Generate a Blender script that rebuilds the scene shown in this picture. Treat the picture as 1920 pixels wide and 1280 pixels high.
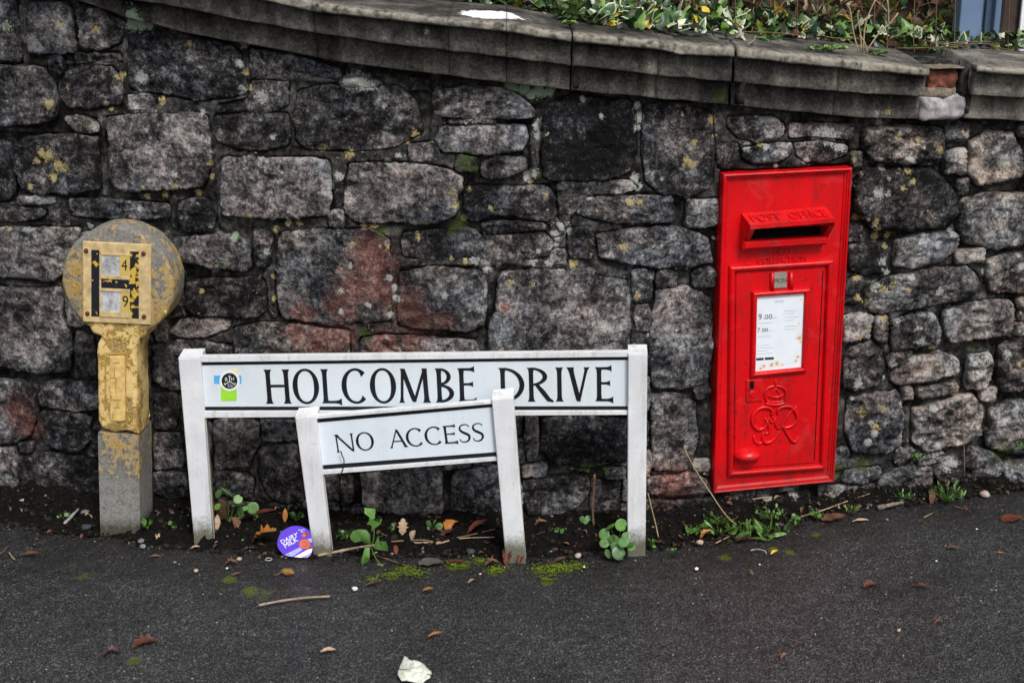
import bpy, bmesh, math, random
import numpy as np
from mathutils import Vector

for o in list(bpy.data.objects): bpy.data.objects.remove(o, do_unlink=True)
SC = bpy.context.scene
COL = SC.collection
random.seed(7); RNG = np.random.default_rng(7)

# ------------------------------------------------------------------ camera, sky, sun, exposure
CAM_PITCH = math.radians(16.7); CAM_Y = -3.69; CAM_Z = 1.65; FPX = 2667.0
cd = bpy.data.cameras.new('camera'); cam = bpy.data.objects.new('camera', cd); COL.objects.link(cam)
cam.location = (0, CAM_Y, CAM_Z); cam.rotation_euler = (math.pi/2-CAM_PITCH, 0, 0)
cd.lens = 50; cd.sensor_width = 36; cd.clip_start = 0.05; cd.clip_end = 500
cd.dof.use_dof = True; cd.dof.focus_distance = 3.95; cd.dof.aperture_fstop = 3.2
SC.camera = cam
SUN_EL = math.radians(52); SUN_AZ = math.radians(24)      # the light comes from behind and right of the camera
w = bpy.data.worlds.new('World'); SC.world = w; w.use_nodes = True
nt = w.node_tree; nt.nodes.clear()
sky = nt.nodes.new('ShaderNodeTexSky'); sky.sky_type = 'NISHITA'; sky.sun_disc = False
sky.sun_elevation = SUN_EL; sky.sun_rotation = math.pi-SUN_AZ
sky.air_density = 1.0; sky.dust_density = 5.0; sky.ozone_density = 1.0
hs = nt.nodes.new('ShaderNodeHueSaturation'); hs.inputs['Saturation'].default_value = 0.55   # overcast: a nearly white sky
bg = nt.nodes.new('ShaderNodeBackground'); bg.inputs['Strength'].default_value = 0.085
wo = nt.nodes.new('ShaderNodeOutputWorld')
nt.links.new(sky.outputs[0], hs.inputs['Color']); nt.links.new(hs.outputs[0], bg.inputs[0]); nt.links.new(bg.outputs[0], wo.inputs[0])
sd = bpy.data.lights.new('sun', 'SUN'); sun = bpy.data.objects.new('sun', sd); COL.objects.link(sun)
sd.energy = 1.5; sd.angle = math.radians(14); sd.color = (1, .985, .965)
dv = Vector((math.sin(SUN_AZ)*math.cos(SUN_EL), -math.cos(SUN_AZ)*math.cos(SUN_EL), math.sin(SUN_EL)))
sun.rotation_euler = dv.to_track_quat('Z', 'Y').to_euler()
SC.view_settings.view_transform = 'Standard'; SC.view_settings.look = 'None'
SC.view_settings.gamma = 1; SC.view_settings.exposure = 0.62; SC.view_settings.use_curve_mapping = False
SC.render.engine = 'CYCLES'

# ------------------------------------------------------------------ measuring helpers
EYE = np.array([0, CAM_Y, CAM_Z]); CP, SP = math.cos(CAM_PITCH), math.sin(CAM_PITCH)
def ray(px, py):
    a = (px-960)/FPX; b = (640-py)/FPX
    return np.array([a, CP+b*SP, -SP+b*CP])
def on_ground(px, py, z=0.0):
    r = ray(px, py); return EYE + r*((z-CAM_Z)/r[2])
def wall_y(x):
    x = np.asarray(x, float); a = np.where(x > -.1, .27, .24)
    return a*(np.hypot(x+.1, .5)-.5)
def on_wall(px, py, off=0.0):
    r = ray(px, py); t = 4.0
    for _ in range(40):
        p = EYE+r*t; t += (float(wall_y(p[0]))-off-p[1])/r[1]*.9
    return p
class Plane:
    """an upright face: origin, turn about z and a small roll; u to the right, v up, d towards the viewer"""
    def __init__(s, o, yaw, roll=0.0):
        s.o = np.array(o, float); c, n = math.cos(yaw), math.sin(yaw); cr, sr = math.cos(roll), math.sin(roll)
        s.ux = np.array([c*cr, n*cr, sr]); s.uz = np.array([-c*sr, -n*sr, cr]); s.n = np.array([n, -c, 0.0])
    def px(s, px, py, d=0.0):
        r = ray(px, py); o = s.o+s.n*d; t = np.dot(o-EYE, s.n)/np.dot(r, s.n); p = EYE+r*t-o
        return float(np.dot(p, s.ux)), float(np.dot(p, s.uz))
    def pt(s, u, v, d=0.0): return s.o+s.ux*u+s.uz*v+s.n*d

# ------------------------------------------------------------------ noise on arrays
def _h(ix, iy, iz, seed):
    h = (ix*374761393+iy*668265263+iz*2147483647+seed*1274126177) & 0xFFFFFFFF
    h = ((h ^ (h >> 13))*1274126177) & 0xFFFFFFFF
    h = ((h ^ (h >> 16))*2246822519) & 0xFFFFFFFF
    return ((h ^ (h >> 15)) & 0xFFFF)/65535.0
def vnoise(p, freq, seed=0):
    q = np.asarray(p, float)*freq+1000.0; i = np.floor(q).astype(np.int64); f = q-i; f = f*f*f*(f*(f*6-15)+10)
    r = 0
    for dx in (0, 1):
        wx = f[:, 0] if dx else 1-f[:, 0]
        for dy in (0, 1):
            wy = f[:, 1] if dy else 1-f[:, 1]
            for dz in (0, 1):
                wz = f[:, 2] if dz else 1-f[:, 2]
                r = r+wx*wy*wz*_h(i[:, 0]+dx, i[:, 1]+dy, i[:, 2]+dz, seed)
    return r*2-1
def fbm(p, freq, octv=3, seed=0, gain=.5):
    r = 0; a = 1
    for k in range(octv):
        r = r+a*vnoise(p, freq*2.03**k, seed+k*17); a *= gain
    return r
def sstep(a, b, x):
    t = np.clip((x-a)/(b-a), 0, 1); return t*t*(3-2*t)

# ------------------------------------------------------------------ object helpers
def tag(o, label=None, cat=None, group=None, kind=None):
    if label: o['label'] = label
    if cat: o['category'] = cat
    if group: o['group'] = group
    if kind: o['kind'] = kind
    return o
def thing(name, loc, label, cat, group=None):
    o = bpy.data.objects.new(name, None); COL.objects.link(o); o.location = tuple(loc); o.empty_display_size = .05
    return tag(o, label, cat, group)
def mesh_obj(name, V, Fs, mat, parent=None, smooth=False, attrs=None, origin=None):
    """V in world metres; the mesh is stored relative to its origin (the parent's place for a part)"""
    V = np.asarray(V, float).reshape(-1, 3)
    base = np.zeros(3)
    p = parent
    while p is not None: base = base+np.array(p.location); p = p.parent
    org = base if origin is None else np.asarray(origin, float)
    me = bpy.data.meshes.new(name)
    me.from_pydata((V-org).tolist(), [], [list(map(int, f)) for f in Fs] if not isinstance(Fs, np.ndarray) else Fs.tolist())
    if smooth: me.polygons.foreach_set('use_smooth', [True]*len(me.polygons))
    if attrs:
        for k, a in attrs.items():
            at = me.attributes.new(k, 'FLOAT', 'POINT'); at.data.foreach_set('value', np.asarray(a, np.float32))
    ms = mat if isinstance(mat, (list, tuple)) else [mat]
    for m in ms: me.materials.append(m)
    me.update()
    o = bpy.data.objects.new(name, me); COL.objects.link(o)
    if parent is not None: o.parent = parent
    o.location = tuple(org-base)
    return o
class MB:
    def __init__(s): s.V = []; s.F = []
    def add(s, V, F):
        b = len(s.V); s.V += [tuple(map(float, v)) for v in V]; s.F += [[i+b for i in f] for f in F]; return s
    def build(s, name, mat, parent=None, smooth=False, origin=None): return mesh_obj(name, s.V, s.F, mat, parent, smooth, None, origin)
def prism(pl, poly, d0, d1, bev=0.0):
    """polygon (u, v) pushed out from depth d0 to d1, with a bevel on the outer face"""
    poly = [tuple(p) for p in poly]
    a = sum(poly[i][0]*poly[(i+1) % len(poly)][1]-poly[(i+1) % len(poly)][0]*poly[i][1] for i in range(len(poly)))
    if a < 0: poly = poly[::-1]
    n = len(poly); V = []; F = []
    rings = [(poly, d0)]
    if bev > 0: rings += [(poly, d1-bev), (inset(poly, bev), d1)]
    else: rings += [(poly, d1)]
    for pg, d in rings: V += [pl.pt(u, v, d) for u, v in pg]
    for k in range(len(rings)-1):
        for i in range(n): j = (i+1) % n; F.append([k*n+i, k*n+j, (k+1)*n+j, (k+1)*n+i])
    F.append([(len(rings)-1)*n+i for i in range(n)]); F.append([i for i in range(n)][::-1])
    return V, F
def inset(poly, d):
    """move every side of a counter-clockwise polygon inwards by d"""
    n = len(poly); out = []
    for i in range(n):
        p0, p1, p2 = np.array(poly[i-1]), np.array(poly[i]), np.array(poly[(i+1) % n])
        e1 = p1-p0; e2 = p2-p1; e1 = e1/(np.linalg.norm(e1)+1e-12); e2 = e2/(np.linalg.norm(e2)+1e-12)
        n1 = np.array([-e1[1], e1[0]]); n2 = np.array([-e2[1], e2[0]]); b = n1+n2; k = max(.35, float(np.dot(b, b))/2)
        out.append(tuple(p1+b*d/k*1.0))
    return out
def quad(pl, c0, c1, c2, c3): return [pl.px(*c) for c in (c0, c1, c2, c3)]
def tube(pts, rad, sides=6, cap=True):
    pts = [np.array(p, float) for p in pts]; n = len(pts)
    rad = [rad]*n if np.isscalar(rad) else list(rad); V = []; F = []
    up = np.array([.13, .29, .95])
    for i, p in enumerate(pts):
        t = pts[min(i+1, n-1)]-pts[max(i-1, 0)]; t = t/(np.linalg.norm(t)+1e-12)
        a = np.cross(t, up)
        if np.linalg.norm(a) < .05: a = np.cross(t, np.array([1., 0, 0]))
        a /= np.linalg.norm(a); b = np.cross(t, a)
        for k in range(sides):
            an = 2*math.pi*k/sides; V.append(p+(a*math.cos(an)+b*math.sin(an))*rad[i])
    for i in range(n-1):
        for k in range(sides):
            k2 = (k+1) % sides; F.append([i*sides+k, i*sides+k2, (i+1)*sides+k2, (i+1)*sides+k])
    if cap: F.append(list(range(sides))[::-1]); F.append([(n-1)*sides+k for k in range(sides)])
    return V, F
def smooth_path(pts, m=6):
    P = [np.array(p, float) for p in pts]; P = [2*P[0]-P[1]]+P+[2*P[-1]-P[-2]]; out = []
    for i in range(1, len(P)-2):
        for k in range(m):
            t = k/m; a, b, c, d = P[i-1:i+3]
            out.append(.5*((2*b)+(c-a)*t+(2*a-5*b+4*c-d)*t*t+(3*b-a-3*c+d)*t**3))
    out.append(P[-2]); return out
def grid_faces(nx, ny):
    i = np.arange(nx*ny).reshape(ny, nx)
    return np.stack([i[:-1, :-1], i[:-1, 1:], i[1:, 1:], i[1:, :-1]], -1).reshape(-1, 4)

# ------------------------------------------------------------------ material helpers
class Mat:
    def __init__(s, name):
        s.m = bpy.data.materials.new(name); s.m.use_nodes = True; s.t = s.m.node_tree; s.t.nodes.clear()
        s.out = s.t.nodes.new('ShaderNodeOutputMaterial'); s.b = s.t.nodes.new('ShaderNodeBsdfPrincipled')
        s.t.links.new(s.b.outputs[0], s.out.inputs[0]); s.pos = None
    def n(s, k): return s.t.nodes.new(k)
    def set(s, sock, v):
        if hasattr(v, 'links') or hasattr(v, 'is_output'): s.t.links.new(v, sock)
        elif isinstance(v, (tuple, list)) and len(v) == 3 and sock.type == 'RGBA': sock.default_value = (*v, 1)
        else: sock.default_value = v
    def P(s, scale=(1, 1, 1)):
        if s.pos is None: s.pos = s.n('ShaderNodeNewGeometry').outputs['Position']
        if scale == (1, 1, 1): return s.pos
        v = s.n('ShaderNodeVectorMath'); v.operation = 'MULTIPLY'; s.t.links.new(s.pos, v.inputs[0]); v.inputs[1].default_value = scale
        return v.outputs[0]
    def noise(s, sc, det=4, rough=.55, dist=0, scale=(1, 1, 1), vec=None):
        k = s.n('ShaderNodeTexNoise'); s.t.links.new(vec if vec is not None else s.P(scale), k.inputs['Vector'])
        k.inputs['Scale'].default_value = sc; k.inputs['Detail'].default_value = det; k.inputs['Roughness'].default_value = rough; k.inputs['Distortion'].default_value = dist
        return k.outputs['Fac']
    def vor(s, sc, feat='F1', rnd=1, out='Distance'):
        k = s.n('ShaderNodeTexVoronoi'); k.feature = feat; s.t.links.new(s.P(), k.inputs['Vector']); k.inputs['Scale'].default_value = sc
        k.inputs['Randomness'].default_value = rnd; return k.outputs[out]
    def ramp(s, f, stops, interp='LINEAR'):
        k = s.n('ShaderNodeValToRGB'); k.color_ramp.interpolation = interp; e = k.color_ramp.elements
        while len(e) < len(stops): e.new(.5)
        for i, (p, c) in enumerate(stops):
            e[i].position = p; e[i].color = (c, c, c, 1) if np.isscalar(c) else (*c, 1)
        s.set(k.inputs[0], f); return k.outputs[0]
    def mix(s, f, a, b, mode='MIX'):
        k = s.n('ShaderNodeMix'); k.data_type = 'RGBA'; k.blend_type = mode
        s.set(k.inputs[0], f); s.set(k.inputs[6], a); s.set(k.inputs[7], b); return k.outputs[2]
    def math(s, op, a, b=0.0, clamp=False):
        k = s.n('ShaderNodeMath'); k.operation = op; k.use_clamp = clamp; s.set(k.inputs[0], a); s.set(k.inputs[1], b); return k.outputs[0]
    def attr(s, name, obj=False):
        k = s.n('ShaderNodeAttribute'); k.attribute_name = name
        if obj: k.attribute_type = 'OBJECT'
        return k.outputs['Fac']
    def bump(s, h, strength=.5, dist=.002, prev=None):
        k = s.n('ShaderNodeBump'); k.inputs['Strength'].default_value = strength; k.inputs['Distance'].default_value = dist; s.set(k.inputs['Height'], h)
        if prev is not None: s.t.links.new(prev, k.inputs['Normal'])
        return k.outputs[0]
    def done(s, col, rough=.8, nrm=None, spec=.4, metal=0.0, **kw):
        s.set(s.b.inputs['Base Color'], col); s.set(s.b.inputs['Roughness'], rough); s.set(s.b.inputs['Specular IOR Level'], spec); s.set(s.b.inputs['Metallic'], metal)
        if nrm is not None: s.t.links.new(nrm, s.b.inputs['Normal'])
        for k, v in kw.items(): s.set(s.b.inputs[k], v)
        return s.m
def plain(name, col, rough=.6, spec=.4, var=.12, sc=30, bump=0.0, metal=0.0):
    m = Mat(name); n = m.noise(sc, 4); c = m.mix(m.ramp(n, [(.3, 0), (.7, 1)]), tuple(x*(1-var) for x in col), tuple(min(1, x*(1+var)) for x in col))
    return m.done(c, rough, m.bump(n, bump, .002) if bump else None, spec, metal)

def lichens(m, c):
    """crusts with their own shape, placed by the painted vertex weights"""
    nz = m.noise(170, 4, .6); nb = m.noise(45, 3)
    def mask(a, k=.66, wd=.10, op=.85):
        v = m.math('ADD', m.attr(a), m.math('MULTIPLY', m.math('SUBTRACT', nz, .5), 1.6)); v = m.math('ADD', v, m.math('MULTIPLY', m.math('SUBTRACT', nb, .5), 1.1))
        return m.math('MULTIPLY', m.ramp(v, [(k-wd, 0), (k+wd, 1)]), op)
    c = m.mix(mask('red', .80, .30, .8), c, m.mix(1.0, m.mix(.35, c, (.12, .10, .10)), (1.75, .90, .74), 'MULTIPLY'))
    c = m.mix(mask('moss', .70, .22, .75), c, m.mix(nz, (.02, .035, .008), (.07, .10, .02)))
    c = m.mix(mask('pale', .64, .16, .9), c, m.mix(nz, (.16, .17, .16), (.52, .53, .50)))
    c = m.mix(mask('green'), c, m.mix(nz, (.16, .24, .16), (.42, .50, .38)))
    c = m.mix(mask('gold', .72, .12, .8), c, m.mix(m.math('MULTIPLY', nz, 1.0), (.20, .15, .045), (.56, .48, .24)))
    return c
def stone_material():
    m = Mat('weathered_stone')
    tone = m.attr('tone', True); warm = m.attr('warm', True)
    big = m.noise(9, 5, .6, .6); mid = m.noise(38, 6, .65, .4); fine = m.noise(210, 5, .7); streak = m.noise(22, 5, .6, 1.2, (1, 1, 2.6))
    grain = m.noise(95, 4, .7, .3)
    v = m.math('ADD', m.math('MULTIPLY', big, .42), m.math('ADD', m.math('MULTIPLY', mid, .34), m.math('ADD', m.math('MULTIPLY', fine, .20), m.math('MULTIPLY', grain, .34))))
    v = m.math('ADD', v, m.math('MULTIPLY', m.math('SUBTRACT', tone, .5), .16))
    c = m.ramp(v, [(.54, (.006, .0061, .0066)), (.605, (.024, .024, .0255)), (.65, (.066, .066, .069)), (.70, (.155, .155, .157)), (.78, (.42, .418, .41))])
    hue = m.noise(4.5, 4, .6, .8)
    c = m.mix(m.ramp(hue, [(.40, 0), (.62, .8)]), c, m.mix(1.0, c, (1.14, .99, .94), 'MULTIPLY'))
    c = m.mix(m.ramp(hue, [(.36, .9), (.50, 0)]), c, m.mix(1.0, c, (.90, .98, 1.10), 'MULTIPLY'))
    c = m.mix(m.math('MULTIPLY', warm, m.ramp(streak, [(.35, .2), (.65, 1)])), c, m.mix(1.0, c, (1.16, 1.03, .86), 'MULTIPLY'))
    # small pale crusts and dark pits
    sp = m.math('MULTIPLY', m.ramp(fine, [(.60, 0), (.70, 1)]), m.ramp(mid, [(.42, 0), (.62, 1)]))
    c = m.mix(m.math('MULTIPLY', sp, .7), c, (.44, .44, .42))
    pit = m.math('MULTIPLY', m.ramp(m.noise(130, 3), [(.30, 1), (.38, 0)]), m.ramp(big, [(.4, 0), (.6, 1)]))
    c = m.mix(m.math('MULTIPLY', pit, .7), c, (.012, .011, .012))
    damp = m.noise(3.0, 5, .65, .7, (1, 1, .7)); c = m.mix(m.ramp(damp, [(.50, 0), (.62, .8)]), c, m.mix(1.0, c, (.34, .34, .36), 'MULTIPLY'))
    c = m.mix(1.0, c, (.96, .96, .97), 'MULTIPLY')
    c = lichens(m, c)
    crk = m.vor(11, 'DISTANCE_TO_EDGE'); cm = m.math('MULTIPLY', m.ramp(m.math('ADD', crk, m.math('MULTIPLY', m.math('SUBTRACT', mid, .5), .06)), [(.0, 1), (.010, 0)]), m.ramp(m.noise(5, 2), [(.5, 0), (.6, 1)]))
    c = m.mix(m.math('MULTIPLY', cm, .8), c, (.008, .008, .008))
    b = m.bump(mid, .5, .008); b = m.bump(streak, .5, .009, b); b = m.bump(grain, .55, .005, b); b = m.bump(m.math('SUBTRACT', 1.0, cm), .5, .003, b); b = m.bump(fine, .8, .0032, b)
    return m.done(c, .80, b, .10)
def mortar_material():
    m = Mat('old_mortar'); big = m.noise(14, 4); f = m.noise(260, 5, .7); mid = m.noise(60, 5, .6)
    v = m.math('ADD', m.math('MULTIPLY', big, .45), m.math('ADD', m.math('MULTIPLY', mid, .35), m.math('MULTIPLY', f, .2)))
    c = m.ramp(v, [(.41, (.007, .0068, .0066)), (.49, (.026, .0252, .024)), (.55, (.060, .058, .055)), (.63, (.15, .146, .135))])
    c = lichens(m, c)
    b = m.bump(mid, .5, .006); b = m.bump(f, .6, .002, b)
    return m.done(c, .92, b, .05)
def coping_material():
    m = Mat('weathered_coping_stone'); big = m.noise(7, 5, .6); st = m.noise(16, 5, .6, .5, (1, 1, .35)); f = m.noise(320, 4, .75); mid = m.noise(55, 5)
    geo = m.n('ShaderNodeNewGeometry'); sx = m.n('ShaderNodeSeparateXYZ'); m.t.links.new(m.P(), sx.inputs[0])
    gr = m.noise(120, 4, .75); v = m.math('ADD', m.math('MULTIPLY', big, .34), m.math('ADD', m.math('MULTIPLY', st, .28), m.math('ADD', m.math('MULTIPLY', f, .12), m.math('MULTIPLY', gr, .26))))
    v = m.math('ADD', v, m.math('MULTIPLY', m.math('SUBTRACT', m.attr('tone', True), .5), .3))
    c = m.ramp(v, [(.42, (.010, .0098, .0095)), (.49, (.045, .0425, .039)), (.545, (.105, .098, .088)), (.62, (.25, .235, .20))])
    c = m.mix(m.math('MULTIPLY', m.attr('worn'), m.ramp(mid, [(.34, .05), (.58, .9)])), c, m.mix(f, (.16, .15, .125), (.46, .43, .36)))
    c = lichens(m, c)
    pv = m.math('ADD', m.attr('paint'), m.math('MULTIPLY', m.math('SUBTRACT', m.noise(45, 5, .7), .5), 1.1))
    c = m.mix(m.ramp(pv, [(.44, 0), (.5, 1)]), c, (.80, .80, .79))
    b = m.bump(mid, .5, .005); b = m.bump(gr, .6, .0035, b); b = m.bump(f, .5, .0016, b)
    return m.done(c, .85, b, .08)
M_STONE = stone_material(); M_MORTAR = mortar_material(); M_COPING = coping_material()
def asphalt_material():
    m = Mat('damp_asphalt'); vd = m.vor(300); vc = m.vor(300, out='Color'); f = m.noise(420, 4, .7); big = m.noise(3.2, 5, .6); mid = m.noise(24, 4)
    k = m.n('ShaderNodeSeparateColor'); m.t.links.new(vc, k.inputs[0])
    c = m.ramp(k.outputs[0], [(0, (.012, .0122, .0130)), (.5, (.040, .0406, .0430)), (.85, (.098, .099, .104)), (1, (.23, .232, .238))])
    c = m.mix(m.ramp(vd, [(.35, 0), (.6, .75)]), c, (.008, .008, .008))
    c = m.mix(1.0, c, m.ramp(m.math('ADD', m.math('MULTIPLY', big, .7), m.math('MULTIPLY', mid, .3)), [(.35, .62), (.65, 1.35)]), 'MULTIPLY')
    # pale grit and soil dirt with the wall's shade painted into it
    g = m.vor(95); gc = m.vor(95, out='Color'); k2 = m.n('ShaderNodeSeparateColor'); m.t.links.new(gc, k2.inputs[0])
    grit = m.math('MULTIPLY', m.ramp(g, [(.16, 1), (.22, 0)]), m.ramp(k2.outputs[1], [(.955, 0), (.965, 1)]))
    c = m.mix(grit, c, m.mix(k2.outputs[2], (.30, .27, .23), (.62, .61, .58)))
    c = m.mix(m.math('MULTIPLY', m.attr('dirt_shade'), m.ramp(f, [(.3, .5), (.6, 1)])), c, (.010, .0085, .007))
    mm = m.math('ADD', m.attr('moss'), m.math('ADD', m.math('MULTIPLY', m.math('SUBTRACT', f, .5), 1.1), m.math('MULTIPLY', m.math('SUBTRACT', mid, .5), .9)))
    c = m.mix(m.ramp(mm, [(.52, 0), (.8, 1)]), c, m.mix(f, (.022, .035, .004), (.12, .17, .015)))
    b = m.bump(vd, .9, .004); b = m.bump(f, .4, .0015, b)
    return m.done(c, m.ramp(mid, [(.3, .24), (.7, .42)]), b, .38)
def soil_material():
    m = Mat('dark_soil'); f = m.noise(160, 5, .7); mid = m.noise(30, 5)
    c = m.ramp(m.math('ADD', m.math('MULTIPLY', f, .6), m.math('MULTIPLY', mid, .4)), [(.38, (.0022, .0020, .0018)), (.55, (.0065, .0056, .0048)), (.72, (.026, .021, .017))])
    mm = m.math('ADD', m.attr('moss'), m.math('MULTIPLY', m.math('SUBTRACT', f, .5), 1.3))
    c = m.mix(m.ramp(mm, [(.52, 0), (.8, 1)]), c, m.mix(f, (.02, .035, .004), (.11, .17, .015)))
    b = m.bump(mid, .5, .01); b = m.bump(f, .8, .004, b)
    return m.done(c, .95, b, .1)
M_ASPHALT = asphalt_material(); M_SOIL = soil_material()

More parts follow.
